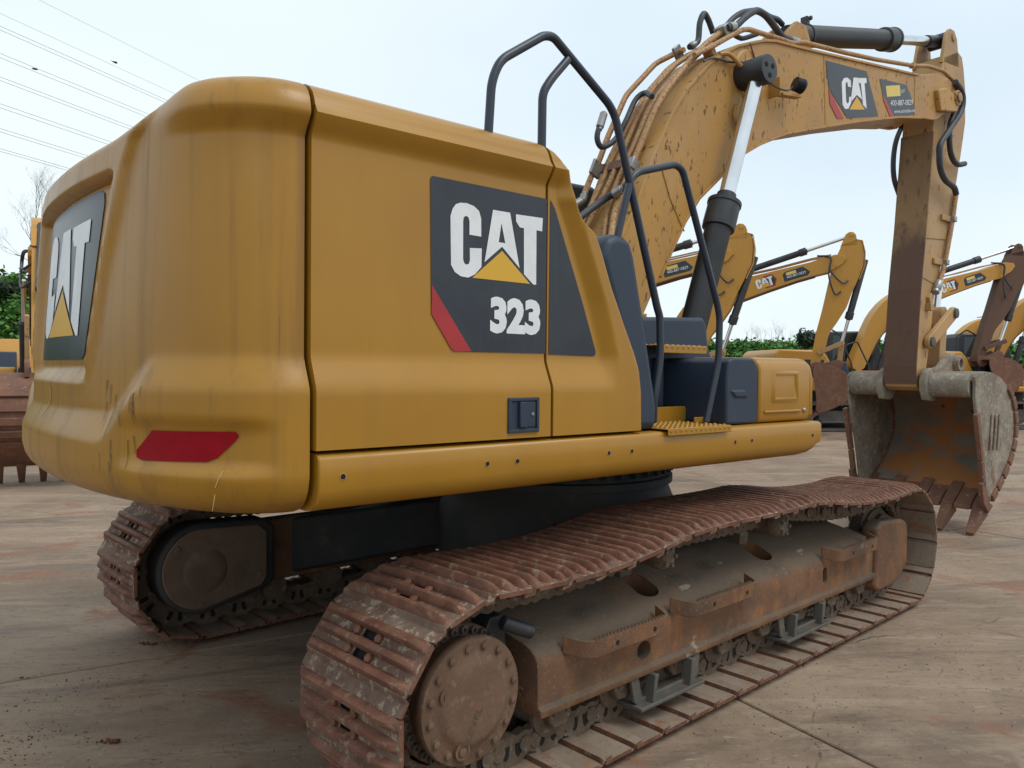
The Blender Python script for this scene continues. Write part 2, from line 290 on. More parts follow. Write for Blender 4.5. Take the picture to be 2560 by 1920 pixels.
bdec=[(2.607,4.042),(3.285,4.123),(3.514,3.789),(2.969,3.656),(2.666,3.83)]
bred=[(2.66,3.828),(2.909,3.64),(2.805,3.616),(2.684,3.709)]
bC=[(2.863,3.928),(2.898,3.97),(2.958,3.989),(3.011,3.979),(3.022,3.924),(2.967,3.917),(2.959,3.948),(2.932,3.945),(2.927,3.914),(2.943,3.789),(2.962,3.774),(2.986,3.791),(2.991,3.838),(3.034,3.847),(3.029,3.801),(2.982,3.737),(2.927,3.722),(2.884,3.746)]
bA=[(3.059,4.014),(3.128,4.03),(3.214,3.865),(3.12,3.883),(3.017,3.798)]
bT=[(3.128,4.027),(3.281,4.064),(3.289,4.023),(3.25,4.013),(3.297,3.804),(3.231,3.823),(3.186,3.998),(3.139,3.987)]
btri=[(3.121,3.867),(3.265,3.791),(2.998,3.733)]
bdec2=[(3.529,4.12),(4.053,4.188),(4.292,3.972),(3.81,3.844),(3.593,3.991)]
bred2=[(3.592,3.994),(3.82,3.846),(3.739,3.829),(3.601,3.952)]
bstk=[(3.641,4.082),(3.913,4.154),(3.932,4.06),(3.669,3.992)]
bstk2=[(3.921,4.155),(4.016,4.181),(4.031,4.088),(3.939,4.062)]
txt1=[(3.735,3.926),(4.181,4.033)]
txt2=[(3.808,3.876),(4.253,3.985)]
pa=[(0.22,0.12,2.61),(0.282,0.102,2.649),(0.304,0.102,2.7),(0.365,0.107,2.82),(0.416,0.085,2.925),(0.513,0.107,3.097)]
pa2=[(0.561,0.122,3.215),(0.656,0.14,3.362),(0.735,0.14,3.45),(1.047,0.14,3.752),(1.202,0.067,3.849),(1.198,0.007,3.847)]
pb=[(0.242,0.06,2.487),(0.395,0.036,2.769),(0.494,0.028,2.971)]
pb2=[(0.522,0.011,3.035),(0.66,-0.001,3.259),(0.801,0.026,3.436),(1.078,0.05,3.695),(1.289,0.05,3.844),(1.455,0.05,3.928)]
pc=[(0.229,0.0,2.458),(0.395,-0.036,2.761),(0.471,-0.046,2.918)]
pc2=[(0.533,-0.062,3.042),(0.713,-0.024,3.318),(0.84,-0.01,3.478),(1.073,-0.01,3.698),(1.303,-0.01,3.858),(1.488,-0.01,3.965)]
pd=[(0.172,-0.203,2.357),(0.271,-0.128,2.524),(0.368,-0.107,2.702),(0.407,-0.113,2.787)]
pd2=[(0.419,-0.154,2.83),(0.523,-0.14,3.023),(0.692,-0.111,3.292),(0.832,-0.113,3.459),(1.031,-0.14,3.65),(1.324,-0.09,3.868),(1.491,-0.09,3.986)]
pe=[(0.161,-0.271,2.347),(0.258,-0.205,2.511),(0.333,-0.189,2.642),(0.434,-0.194,2.85)]
pe2=[(0.448,-0.246,2.936),(0.631,-0.21,3.243),(0.769,-0.205,3.419),(0.988,-0.187,3.636),(1.203,-0.18,3.835),(1.421,-0.18,3.994)]
pf=[(0.996,-0.24,3.683),(1.196,-0.24,3.795),(1.397,-0.24,3.92),(1.555,-0.24,4.011),(1.627,-0.24,4.034),(1.785,-0.24,4.049),(2.047,-0.24,4.078),(2.211,-0.24,4.089),(2.357,-0.24,4.14),(2.803,-0.24,4.196)]
pf2=[(2.313,-0.27,4.097),(2.999,-0.27,4.214),(3.514,-0.27,4.293),(4.234,-0.27,4.422),(4.589,-0.27,4.505),(4.925,-0.27,4.543),(5.239,-0.27,4.497)]
ha=[(1.249,0.0,3.878),(1.315,0.0,3.917),(1.353,-0.0,3.964),(1.367,0.0,4.083),(1.413,0.0,4.165),(1.466,0.0,4.138),(1.511,0.0,4.082),(1.53,0.0,4.055)]
hb=[(1.39,-0.22,3.981),(1.494,-0.22,4.026),(1.6,-0.22,4.114),(1.681,-0.22,4.174),(1.764,-0.22,4.215),(1.879,-0.22,4.211),(1.998,-0.22,4.164),(2.099,-0.22,4.121),(2.222,-0.22,4.121),(2.327,-0.22,4.133)]
hc=[(1.629,-0.05,4.126),(1.71,-0.05,4.203),(1.811,-0.05,4.271),(1.906,-0.05,4.313),(2.042,-0.05,4.356),(2.194,-0.05,4.355),(2.308,-0.05,4.365),(2.383,-0.05,4.346)]
hd=[(1.524,-0.15,4.031),(1.579,-0.15,4.01),(1.642,-0.15,4.006),(1.697,-0.15,4.016),(1.818,-0.15,4.071),(1.894,-0.15,4.108)]
he=[(0.648,-0.167,3.34),(0.7,-0.061,3.405),(0.653,-0.02,3.358),(0.551,-0.03,3.198),(0.472,-0.02,3.07),(0.384,-0.02,3.002),(0.318,-0.02,2.985),(0.288,-0.02,3.045),(0.33,-0.02,3.154),(0.351,-0.02,3.209)]
hf=[(0.027,-0.1,2.456),(0.083,-0.1,2.494),(0.198,-0.1,2.573),(0.269,-0.131,2.628),(0.281,-0.194,2.647),(0.295,-0.254,2.675),(0.316,-0.294,2.721)]
sa=[(5.062,-0.33,4.452),(5.214,-0.33,4.398),(5.264,-0.33,4.312),(5.209,-0.33,4.178),(4.94,-0.33,3.942),(4.749,-0.33,3.775),(4.726,-0.33,3.665),(4.76,-0.33,3.531),(4.877,-0.33,3.444),(5.082,-0.33,3.404),(5.145,-0.33,3.341)]
sb=[(5.139,-0.3,4.479),(5.21,-0.3,4.381),(5.181,-0.3,4.228),(5.043,-0.3,4.03),(5.037,-0.3,3.836),(5.102,-0.3,3.715),(5.238,-0.3,3.666),(5.421,-0.3,3.704)]
sc=[(4.887,0.1,4.091),(4.746,0.1,3.891),(4.695,0.1,3.687),(4.721,0.1,3.508),(4.835,0.1,3.366)]
sp=[(5.301,-0.27,3.387),(5.274,-0.27,3.309),(5.207,-0.27,3.141)]
sp2=[(5.224,-0.27,3.109),(5.055,-0.27,2.652),(4.993,-0.27,2.535),(4.919,-0.27,2.44)]
lampc=[(2.014,-0.42,3.67)]
lampb=[(1.83,-0.38,3.674),(1.813,-0.38,3.596),(1.89,-0.38,3.587),(2.048,-0.38,3.64)]
wire1=[(0.994,-0.32,3.614),(1.057,-0.32,3.65),(1.138,-0.32,3.671),(1.254,-0.32,3.681),(1.348,-0.32,3.7),(1.425,-0.32,3.72),(1.479,-0.32,3.708),(1.528,-0.32,3.692)]
wire2=[(1.528,-0.32,3.88),(1.575,-0.32,3.81),(1.622,-0.32,3.739)]
wire3=[(1.629,-0.4,3.62),(1.704,-0.4,3.602),(1.799,-0.4,3.598),(1.896,-0.4,3.61),(1.973,-0.4,3.655)]
# ================================================================== the setting
import bmesh
GA=R(-13); ge1=Vector((cos(GA),sin(GA),0)); ge2=Vector((-sin(GA),cos(GA),0))
g=MB(); NN=24; SZ=1500
for i in range(NN+1):
    for j in range(NN+1):
        a=(i/NN*2-1); b=(j/NN*2-1); g.v.append((a*abs(a)*SZ,b*abs(b)*SZ,-.024))
g.f=[(i*(NN+1)+j,(i+1)*(NN+1)+j,(i+1)*(NN+1)+j+1,i*(NN+1)+j+1) for i in range(NN) for j in range(NN)]
ground=struct(ob('ground',g,'yard_concrete'))
E1,E2=5.0,4.85
slab=None
for i in range(-3,8):
    for j in range(-3,7):
        c=ge1*(.03+E1*(i+.5))+ge2*(.37+E2*(j+.5))
        if slab is None:
            s=MB(); s.box(-E1/2+.007,E1/2-.007,-E2/2+.007,E2/2-.007,-.12,0); slab=mesh(s,'concrete_slab')
        o=ob('concrete_slab',slab,'yard_concrete',ground,bev=.006,seg=1)
        o.location=(c.x,c.y,-random.random()*.003); o.rotation_euler=(0,0,GA)
# lumps of red clay dropped on the concrete
def clump(loc,s,label,n=26,seed=1):
    rd=random.Random(seed); mb=MB()
    for k in range(n):
        a=rd.gauss(0,.5)*s; b=rd.gauss(0,.22)*s; q=s*rd.uniform(.05,.2)*(1.2-min(1,abs(a)/s))
        bmm=bmesh.new(); bmesh.ops.create_icosphere(bmm,subdivisions=1,radius=1)
        vs=[(a*.8-b*.5+v.co.x*q*rd.uniform(.7,1.3)+0,a*-.5+b+v.co.y*q*rd.uniform(.7,1.3),max(-.003,q*.35+v.co.z*q*rd.uniform(.4,.9))) for v in bmm.verts]
        mb.add(vs,[tuple(v.index for v in fc.verts) for fc in bmm.faces]); bmm.free()
    o=ob('mud_clump',mb,'soil_red',sharp=60); o.location=loc; return tag(o,label,'mud','clods of red clay on the yard')
clump((-2.60,.03,0),.07,'small lump of red clay alone on the concrete at bottom left',22,3)
clump((-2.10,1.10,0),.07,'crumbled red clay beside the rear of the far track',26,5)
clump((-2.72,1.02,0),.035,'tiny crumb of clay on the slab joint at the left edge',8,8)
# crumbs of soil trodden over the slabs
rg=random.Random(5); cm=MB()
def crumb(x,y,q):
    a=rg.random()*6.28; k=len(cm.v)
    for i in range(5): t=a+i*1.2566; w=q*rg.uniform(.7,1.25); cm.v.append((x+w*cos(t),y+w*sin(t),-.002))
    cm.v.append((x+rg.uniform(-.3,.3)*q,y+rg.uniform(-.3,.3)*q,q*rg.uniform(.5,.95)))
    cm.f.extend([(k+i,k+(i+1)%5,k+5) for i in range(5)])
for _ in range(4200):
    d=rg.uniform(1.2,1)*0+2.0+rg.random()**1.6*16; a=rg.uniform(yaw-.75,yaw+.75)
    crumb(-3.58+d*cos(a),-3.39+d*sin(a),rg.choice((.0012,.0016,.002,.002,.003,.004))*(1+d*.05))
for cx_,cy_,n_c,sp_ in ((-2.85,.25,260,.16),(-2.55,.75,120,.2),(-2.1,1.05,160,.12),(-.2,-1.75,140,.2),(1.0,-1.9,120,.25),(2.9,-.9,160,.4),(5.2,-.6,200,.5),(-1.2,3.2,160,.5)):
    for _ in range(n_c): crumb(rg.gauss(cx_,sp_),rg.gauss(cy_,sp_*.7),rg.choice((.0012,.0016,.0016,.002,.003,.005)))
cmo=stuff(ob('soil_crumbs',cm,'soil_crumb',sharp=20)); cmo['label']='loose crumbs of reddish soil scattered over the concrete'; cmo['category']='soil'
# ================================================================== excavator, large parts first
EX=tag(empty('excavator'),'large yellow tracked excavator with black decals, rusty tracks and muddy bucket in the foreground','excavator')
TH=-0.0587
def up(name,mb,m,parent=None,**k):
    """part of the swung upper structure; children of such a part already turn with it"""
    if parent is None: k.setdefault('rot',(0,0,TH)); return ob(name,mb,m,EX,**k)
    return ob(name,mb,m,parent,**k)
# ---- counterweight: plan curve times profile, with recesses
def plan(t,h=.53,n=2.2):
    c,s=cos(t),sin(t); return Vector((-2.32-h*abs(s)**(2/n),-1.36*(1 if c>=0 else -1)*abs(c)**(2/n),0))
def pnorm(t):
    a=plan(max(0,t-.004)); b=plan(min(PI,t+.004)); d=(b-a).normalized(); return Vector((-d.y,d.x,0))
RIDGE=[(1.45,1.24),(1.52,1.20),(1.62,1.17),(1.84,1.12),(1.91,1.10),(2.07,1.04),(2.2,1.0),(2.29,.95),(2.37,.82)]
def crs(a,b,x):
    t=min(1,max(0,(x-a)/(b-a))); return .8*t+.2*t*t*(3-2*t)
def inset(t,z):
    tm=min(t,PI-t)
    zl=1.46-.185*sst(.77,1.05,tm); e=.044*crs(zl,zl+.105,z)
    over=crs(2.245,2.305,z)*(1-sst(.50,.86,tm)); e*=1-over
    e+=.055*max(0,z-1.4)/.75*sst(.55,1.2,tm)
    tr=interp(RIDGE,z); e-=.024*crs(tr-.03,tr+.008,tm)*sst(1.42,1.56,z)*(1-sst(2.3,2.4,z))
    # name panel sunk in the rear
    yb=.50+.16*(z-1.5)/.7; yy=abs(plan(t).y); e+=.05*sst(yb+.055,yb-.02,yy)*crs(1.468,1.525,z)*(1-crs(2.185,2.21,z)) if yy<yb+.06 else 0
    # pocket round the reflector
    e+=.024*crs(.93,.82,tm)*sst(.10,.34,tm)*sst(1.20,1.245,z)*(1-sst(1.33,1.385,z))
    return e
def cws(t,z,d=0,e0=0):
    p=plan(t); nn=pnorm(t); return p-nn*(inset(t,z)+e0-d)+Vector((0,0,z))
NT=230
ts=[PI*(.5-.5*cos(PI*i/NT))*.55+PI*i/NT*.45 for i in range(NT+1)]
rows=[(.60,1.075),(.2,1.07),(.115,1.075),(.075,1.087),(.045,1.104),(.024,1.126),(.010,1.152),(.003,1.18)]
rows+=[(0,1.195+.0122*i) for i in range(93)]
TOPR=[(.004,2.335),(.010,2.355),(.022,2.378),(.042,2.398),(.075,2.415),(.13,2.428),(.25,2.438),(.6,2.445)]
def topz(t,z):   # the tail's crown sits lower and rolls over more gently than the sides
    tm=min(t,PI-t); return z-.045*sst(.6,1.3,tm)*sst(2.1,2.42,z)
cwm=MB()
for e0,z in rows+TOPR:
    for t in ts:
        k=1+.7*sst(.6,1.2,min(t,PI-t)) if z>2.33 else 1
        p=cws(t,z,0,e0*k); cwm.v.append((p.x,p.y,topz(t,z)))
NR=len(rows+TOPR); q=NT+1
cwm.f=[(i*q+j,(i+1)*q+j,(i+1)*q+j+1,i*q+j+1) for i in range(NR-1) for j in range(NT)]
nb=len(cwm.v)
cwm.f+=[tuple(i*q for i in range(NR)),tuple(i*q+NT for i in range(NR-1,-1,-1)),tuple(range(NT,-1,-1)),tuple((NR-1)*q+j for j in range(q))]
CW=up('counterweight',cwm,'yellow_counterweight',sharp=60)
def wrap(polys,fn,cuts=3):
    bm=bmesh.new()
    for p in polys:
        bm.faces.new([bm.verts.new((a,b,0)) for a,b in p])
    bmesh.ops.triangulate(bm,faces=bm.faces[:])
    for _ in range(cuts):
        es=[e for e in bm.edges if e.calc_length()>.035]
        if es: bmesh.ops.subdivide_edges(bm,edges=es,cuts=1,use_grid_fill=False); bmesh.ops.triangulate(bm,faces=bm.faces[:])
    mb=MB(); bm.verts.ensure_lookup_table(); bm.verts.index_update()
    mb.add([fn(v.co.x,v.co.y) for v in bm.verts],[tuple(v.index for v in fc.verts) for fc in bm.faces]); bm.free(); return mb
def t_of_y(y):
    lo,hi=0,PI
    for _ in range(40):
        m=(lo+hi)/2
        if plan(m).y<y: lo=m
        else: hi=m
    return (lo+hi)/2
def on_rear(d): return lambda y,z:(lambda p:(p.x,p.y,topz(0,z)))(cws(t_of_y(y),z,d))
rd=[(-.47,2.165),(.47,2.165),(.505,2.15),(.515,2.11),(.425,1.575),(.40,1.555),(-.40,1.555),(-.425,1.575),(-.515,2.11),(-.505,2.15)]
dr=up('rear_decal',wrap([rd],on_rear(.004),5),'decal_black',CW,sharp=80)
def rl(p): return [(-( (x+1.573)*1.78),1.645+(z-1.858)*1.66) for x,z in p]
lw=[C,A1,A2,Tt]
up('rear_lettering',wrap([rl(p) for p in lw],on_rear(.0065),5),'decal_white',CW,sharp=80)
up('rear_triangle',wrap([rl(tri)],on_rear(.0065),5),'decal_yellow',CW,sharp=80)
def on_side(d): return lambda t,z:tuple(cws(t,z,d))
rf=[(.76,1.333),(.36,1.338),(.345,1.325),(.36,1.312),(.45,1.258),(.50,1.245),(.81,1.237),(.835,1.245),(.835,1.268)]
def mark(pts,w): return [[(a-w,b),(a+w,b),(c+w*.6,d),(c-w*.6,d)] for (a,b),(c,d) in zip(pts,pts[1:])]
up('paint_scratch',wrap(mark([(.412,1.222),(.44,1.172)],.0022)+mark([(.44,1.152),(.452,1.102)],.002),on_side(.003),2),'scratch_pale',CW,sharp=80)
up('paint_scratch',wrap(mark([(1.53,1.45),(1.515,1.41),(1.55,1.35),(1.56,1.33)],.003)+mark([(1.53,1.30),(1.52,1.25)],.002),on_side(.003),2),'scratch_pale',CW,sharp=80)
dm=[]; rk=random.Random(2)
for k in range(26):
    t0=rk.uniform(.78,1.06); z0=rk.uniform(1.27,1.47) if t0<.93 else rk.uniform(1.2,1.5); dm+=mark([(t0,z0),(t0-rk.uniform(-.004,.01),z0-rk.uniform(.03,.09))],rk.uniform(.0008,.0018))
up('grime_run',wrap(dm,on_side(.0028),2),'grime',CW,sharp=80)['kind']='stuff'
up('reflector',wrap([rf],on_side(.004),5),'reflector_red',CW,sharp=80)
# ---- engine door and hood panels
def hoodrows():
    r=[(0,1.277+.0)]+[(0,1.285+i*.0175) for i in range(60)]
    return r
HTOP=[(-1.357,2.335),(-1.350,2.355),(-1.338,2.378),(-1.318,2.398),(-1.285,2.415),(-1.23,2.428),(-1.11,2.438),(-.9,2.443)]
FRONT=[(1.27,-.785),(1.44,-.79),(1.53,-.805),(1.60,-.835),(1.70,-.89),(1.87,-.98),(2.02,-1.045),(2.075,-1.075),(2.10,-1.105),(2.115,-1.14),(2.15,-1.165),(2.2,-1.188),(2.26,-1.208),(2.30,-1.222),(2.33,-1.235),(2.355,-1.25),(2.375,-1.266),(2.39,-1.281),(2.402,-1.297),(2.41,-1.312),(2.45,-1.322)]
HTOP=[(HTOP[i][0]+(HTOP[i+1][0]-HTOP[i][0])*k/4,HTOP[i][1]+(HTOP[i+1][1]-HTOP[i][1])*k/4) for i in range(len(HTOP)-1) for k in range(4)]+HTOP[-1:]
DEC=[(1.59,-1.06),(1.8,-1.13),(2.16,-1.289),(2.2,-1.315)]
def hy(x,z,front):
    m=crs(1.462,1.568,z)*(1-crs(2.245,2.305,z))
    if front:
        xd=interp(DEC,z); m*=1-crs(xd+.03,xd+.10,x)
    y=-1.376+.042*m
    if front:
        y+=.05*sst(interp(FRONT,z)-.035,interp(FRONT,z),x)**2
    return y
def panel(x0,x1,front=False,nx=24):
    zs=[1.277]+[1.285+.0155*i for i in range(67)]
    zs=[z for z in zs if z<2.33]; mb=MB(); rowsn=0
    for z in zs:
        xe=interp(FRONT,z) if front else x1
        for i in range(nx+1):
            u=i/nx; u=1-(1-u)**1.25 if front else u
            x=x0+(xe-x0)*u; mb.v.append((x,hy(x,z,front),z))
        rowsn+=1
    for y,z in HTOP:
        xe=interp(FRONT,z) if front else x1
        for i in range(nx+1):
            x=x0+(xe-x0)*i/nx; d=.05*sst(xe-.05,xe,x)**2 if front else 0
            mb.v.append((x,y-.002,z-d*.5))
        rowsn+=1
    q=nx+1
    mb.f=[(i*q+j,i*q+j+1,(i+1)*q+j+1,(i+1)*q+j) for i in range(rowsn-1) for j in range(nx)]
    # return flanges round the edge
    loop=[j for j in range(q)]+[i*q+nx for i in range(1,rowsn)]
    loop+=[(rowsn-1)*q+j for j in range(nx-1,-1,-1)]+[i*q for i in range(rowsn-2,0,-1)]
    k=len(mb.v)
    for a in loop:
        x,y,z=mb.v[a]; mb.v.append((x+(.0 if not front else -.004*(x>x0+.05)),y+.05 if z<2.34 else y+.02,z-(.0 if z<2.34 else .05)))
    n=len(loop); mb.f+=[(loop[i],k+i,k+(i+1)%n,loop[(i+1)%n]) for i in range(n)]
    return mb
DOOR=up('engine_door',panel(-2.306,-1.338),'yellow_paint',sharp=50)
PAN=up('side_panel',panel(-1.324,-1.1,True,44),'yellow_paint',sharp=50)
yd=-1.3365
up('door_decal',flat([dec2],yd),'decal_black',DOOR)
up('door_decal_stripe',flat([red2],yd-.0012),'decal_red',DOOR)
up('door_lettering',flat(lw,yd-.0016),'decal_white',DOOR)
up('door_triangle',flat([tri],yd-.0016),'decal_yellow',DOOR)
nm=text_mb('323',-1.607,-1.362,1.664,yd-.0018,h=.135,bold=.055); up('door_number',nm,'decal_white',DOOR)
up('panel_decal',flat([dec3],yd),'decal_black',PAN)
# door latch
s=MB(); X0,X1,Z0,Z1=-1.552,-1.402,1.298,1.428; yl=-1.3785
s.box(X0,X1,yl-.006,yl+.01,Z0,Z0+.013); s.box(X0,X1,yl-.006,yl+.01,Z1-.013,Z1); s.box(X0,X0+.013,yl-.006,yl+.01,Z0+.013,Z1-.013); s.box(X1-.013,X1,yl-.006,yl+.01,Z0+.013,Z1-.013); s.box(X0+.013,X1-.013,yl+.0015,yl+.006,Z0+.013,Z1-.013)
LT=up('door_latch',s,'dark_plastic',DOOR,bev=.003)
s=MB(); s.box(-1.502,-1.462,yl-.013,yl+.001,1.318,1.412); s.box(-1.458,-1.420,yl-.004,yl+.001,1.318,1.412); up('latch_handle',s,'dark_plastic',DOOR,bev=.003)
s=MB(); s.lathe([(.007,0),(.007,.003),(.004,.004)],(-1.436,yl-.004,1.365),(0,-1,0),14); up('latch_lock',s,'fitting_steel',DOOR)
# body behind the panels, top of the hood, left side
s=MB(); s.box(-2.31,-1.34,-1.28,1.30,1.27,2.30); s.box(-1.34,-.80,-1.28,1.30,1.27,1.95); s.box(-1.34,-1.20,-1.28,1.30,1.95,2.28); up('engine_bay',s,'under_dark',bev=.01)
s=MB(); s.prism([(-1.0,2.40),(-1.0,2.44),(.9,2.45),(1.25,2.43),(1.345,2.36),(1.36,2.2),(1.36,1.28),(1.30,1.28),(1.30,2.31),(-.9,2.31)],-2.306,-1.32,'x'); up('engine_hood',s,'yellow_paint',bev=.02)
s=MB(); s.prism([(-1.318,1.28),(-.6,1.28),(-.6,1.95),(-1.318,2.2)],1.30,1.36); up('left_side_panel',s,'yellow_paint',bev=.02)
# ---- side beams of the upper frame
bp=[(-1.20,1.079),(-1.29,1.080),(-1.325,1.086),(-1.352,1.10),(-1.372,1.122),(-1.382,1.155),(-1.384,1.20),(-1.383,1.245),(-1.377,1.258),(-1.365,1.264),(-1.2,1.265)]
def beam(sg):
    s=MB(); xs=[-2.30,-2.296,.50,.56,.60,.63,.648,.66,.664]; n=len(bp)
    for x in xs:
        for y,z in bp:
            cut=.075*sst(.52,.664,x)
            zz=max(z,1.08+cut) if z<1.2 else z
            ins=.006 if x in(-2.30,.664) else 0
            s.v.append((x,(y+ins)*(1 if sg<0 else -1),zz))
    m=len(xs); s.f=[(i*n+j,(i+1)*n+j,(i+1)*n+(j+1)%n,i*n+(j+1)%n) for i in range(m-1) for j in range(n)]+[tuple(range(n-1,-1,-1)),tuple((m-1)*n+j for j in range(n))]
    return s
BM=up('side_beam',beam(-1),'yellow_paint',sharp=40); up('side_beam',beam(1),'yellow_paint',sharp=40)
for hx in (-2.22,-1.65,-1.51,-1.02,-.88,-.14,0.0,.57):
    s=MB(); s.lathe([(.0115,-.004),(.0115,.0012),(.0090,.0016),(.0088,-.003)],(hx,-1.384,1.193),(0,-1,0),16); hb_=up('bolt_hole',s,'yellow_pipe',BM)
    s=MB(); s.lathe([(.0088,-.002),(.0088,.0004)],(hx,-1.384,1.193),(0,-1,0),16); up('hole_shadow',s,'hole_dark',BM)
s=MB(); s.box(-2.28,.62,-1.20,1.20,1.10,1.262); s.box(-2.0,1.0,-.5,.45,1.10,1.30); up('revolving_frame',s,'under_dark',bev=.01)
# ---- access step area
s=MB(); s.prism([(-1.02,2.0),(-.985,2.085),(-.93,2.108),(-.875,2.105),(-.83,2.085),(-.805,2.02),(-.725,1.71),(-.675,1.50),(-.655,1.42),(-.645,1.36),(-.65,1.272),(-.80,1.272),(-.82,1.5)],-1.33,-.98); up('pillar_cover',s,'dark_plastic',bev=.035,seg=3)
s=MB(); s.prism([(-.80,1.27),(-.80,1.79),(.20,1.83),(.255,1.835),(.285,1.79),(.31,1.655),(.345,1.61),(.5,1.60),(.5,1.27)],-.90,-.60)
for x in (-.52,-.40,-.28,-.16): s.prism([(x-.03,1.33),(x-.03,1.60),(x+.02,1.60),(x+.02,1.33)],-.955,-.88)
up('step_housing',s,'dark_plastic',bev=.022,seg=3)
s=MB(); s.prism([(-.115,1.272),(-.115,1.50),(-.10,1.585),(-.06,1.60),(.11,1.60),(.145,1.57),(.152,1.54),(.155,1.285),(.14,1.268)],-1.315,-.88); up('side_tank_cover',s,'dark_plastic',bev=.03,seg=3)
s=MB(); s.prism([(-.05,1.40),(-.09,1.44),(.03,1.445),(.065,1.40)],-1.325,-1.25); up('side_tank_lug',s,'dark_plastic',bev=.012)
# storage box
s=MB(); prof=[(-.45,1.272),(-1.30,1.268),(-1.312,1.28),(-1.318,1.30),(-1.318,1.54),(-1.308,1.575),(-1.285,1.598),(-1.25,1.607),(-.45,1.612)]
s.prism(prof,.165,.652,'x'); SB=up('storage_box',s,'yellow_paint',bev=.012)
s=MB(); s.prism([(-.5,1.272),(-1.29,1.268),(-1.304,1.30),(-1.304,1.50),(-1.285,1.575),(-1.25,1.60),(-.5,1.60)],.660,.725,'x'); up('box_end_panel',s,'yellow_paint',bev=.03,seg=3)
# pressed handle recess: rim proud, floor sunk is read from its rim
def rim(poly,y,w,h):
    s=MB(); n=len(poly); cx=sum(a for a,b in poly)/n; cz=sum(b for a,b in poly)/n
    def off(d): return [(a+(cx-a)/math.hypot(cx-a,cz-b)*d,b+(cz-b)/math.hypot(cx-a,cz-b)*d) for a,b in poly]
    A=poly; B=off(w*.5); Cc=off(w)
    s.add([(a,y,b) for a,b in A]+[(a,y-h,b) for a,b in B]+[(a,y,b) for a,b in Cc],[(k,(k+1)%n,n+(k+1)%n,n+k) for k in range(n)]+[(n+k,n+(k+1)%n,2*n+(k+1)%n,2*n+k) for k in range(n)]); return s
up('pressed_panel',rim([(.27,1.37),(.535,1.37),(.535,1.54),(.27,1.54)],-1.3175,.05,.012),'yellow_paint',SB,sharp=60)
s=MB(); s.prism([(.20,1.318),(.55,1.318),(.545,1.332),(.205,1.332)],-1.332,-1.31); up('grip_ledge',s,'yellow_paint',SB,bev=.006)
s=MB(); s.lathe([(.014,0),(.014,.006),(.009,.012),(.007,.014)],(.59,-1.317,1.325),(0,-1,0),18); up('box_lock',s,'fitting_steel',SB)
# treads
def tread(name,x0,x1,y0,y1,z,lip,nx,ny,par=None):
    s=MB(); s.box(x0,x1,y0,y1,z-.006,z); s.box(x0,x1,y0-.006,y0,z-lip,z)
    T=up(name,s,'yellow_paint',bev=.004)
    s=MB()
    for i in range(nx):
        for j in range(ny):
            x=x0+(i+.5)*(x1-x0)/nx; y=y0+(j+.45)*(y1-y0)/ny
            s.lathe([(.009,0),(.0065,.004),(.004,.005)],(x,y,z),(0,0,1),8)
    if nx: 
        for i in range(nx): s.lathe([(.007,0),(.004,.004)],(x0+(i+.5)*(x1-x0)/nx,y0-.006,z-.012),(0,-1,0),6)
    up('anti_slip_dimple',s,'yellow_paint',T)['kind']='stuff'
    return T
tread('deck_plate',-.665,-.20,-1.398,-1.08,1.279,.032,13,6)
tread('step_tread',-.30,.10,-1.03,-.90,1.665,.042,9,2)
tread('step_tread',-.30,.16,-.56,-.42,1.865,.035,9,2)
s=MB(); s.prism([(-.62,1.272),(-.115,1.272),(-.115,1.345),(-.125,1.352),(-.62,1.352)],-1.07,-1.062); up('kick_plate',s,'yellow_paint',bev=.003)
s=MB(); s.box(-.22,-.10,-1.205,-1.198,1.279,1.305); up('kick_strip',s,'yellow_paint',bev=.003)
# rails
YR=-1.30
r1=[(-.62,YR+.02,1.30),(-.642,YR,1.40),(-.600,YR,1.587),(-.608,YR,1.775),(-.628,YR,1.815),(-.915,YR,2.605),(-.952,YR,2.648),(-1.18,YR,2.785),(-1.275,YR,2.842),(-1.325,YR,2.832),(-1.54,YR,2.682),(-1.58,YR,2.595),(-1.595,YR,2.37)]
RL=up('handrail',MB().tube(fil(r1,.07,6),.0172,14),'black_rail',sharp=60)
up('rail_brace',MB().tube(fil([(-1.33,YR,2.36),(-1.328,YR,2.61),(-1.285,YR,2.672),(-1.195,YR,2.772)],.05,5),.0172,14),'black_rail',RL,sharp=60)
r2=[(-.93,YR,1.95),(-.895,YR,2.098),(-.812,YR,2.362),(-.765,YR,2.398),(-.515,YR,2.474),(-.46,YR,2.458),(-.178,YR,1.852),(-.160,YR,1.79),(-.165,YR,1.578),(-.258,YR,1.29)]
up('handrail',MB().tube(fil(r2,.05,6),.0165,14),'black_rail',sharp=60)
# ---- cab (far side of the boom)
s=MB(); s.prism([(-.40,1.30),(-.42,2.75),(-.36,2.86),(.75,2.88),(.95,2.80),(1.20,2.0),(1.22,1.30)],.46,1.40); CAB=up('cab',s,'cab_dark',bev=.04,seg=3)
up('window_pane',flat([[(-.30,2.0),(.88,2.0),(.72,2.76),(-.30,2.74)]],.456),'glass_dark',CAB)
s=MB(); s.prism([(-.30,1.42),(1.05,1.42),(.92,2.0),(.72,2.74),(-.30,2.72)],1.404,1.408); up('window_pane',s,'glass_dark',CAB)
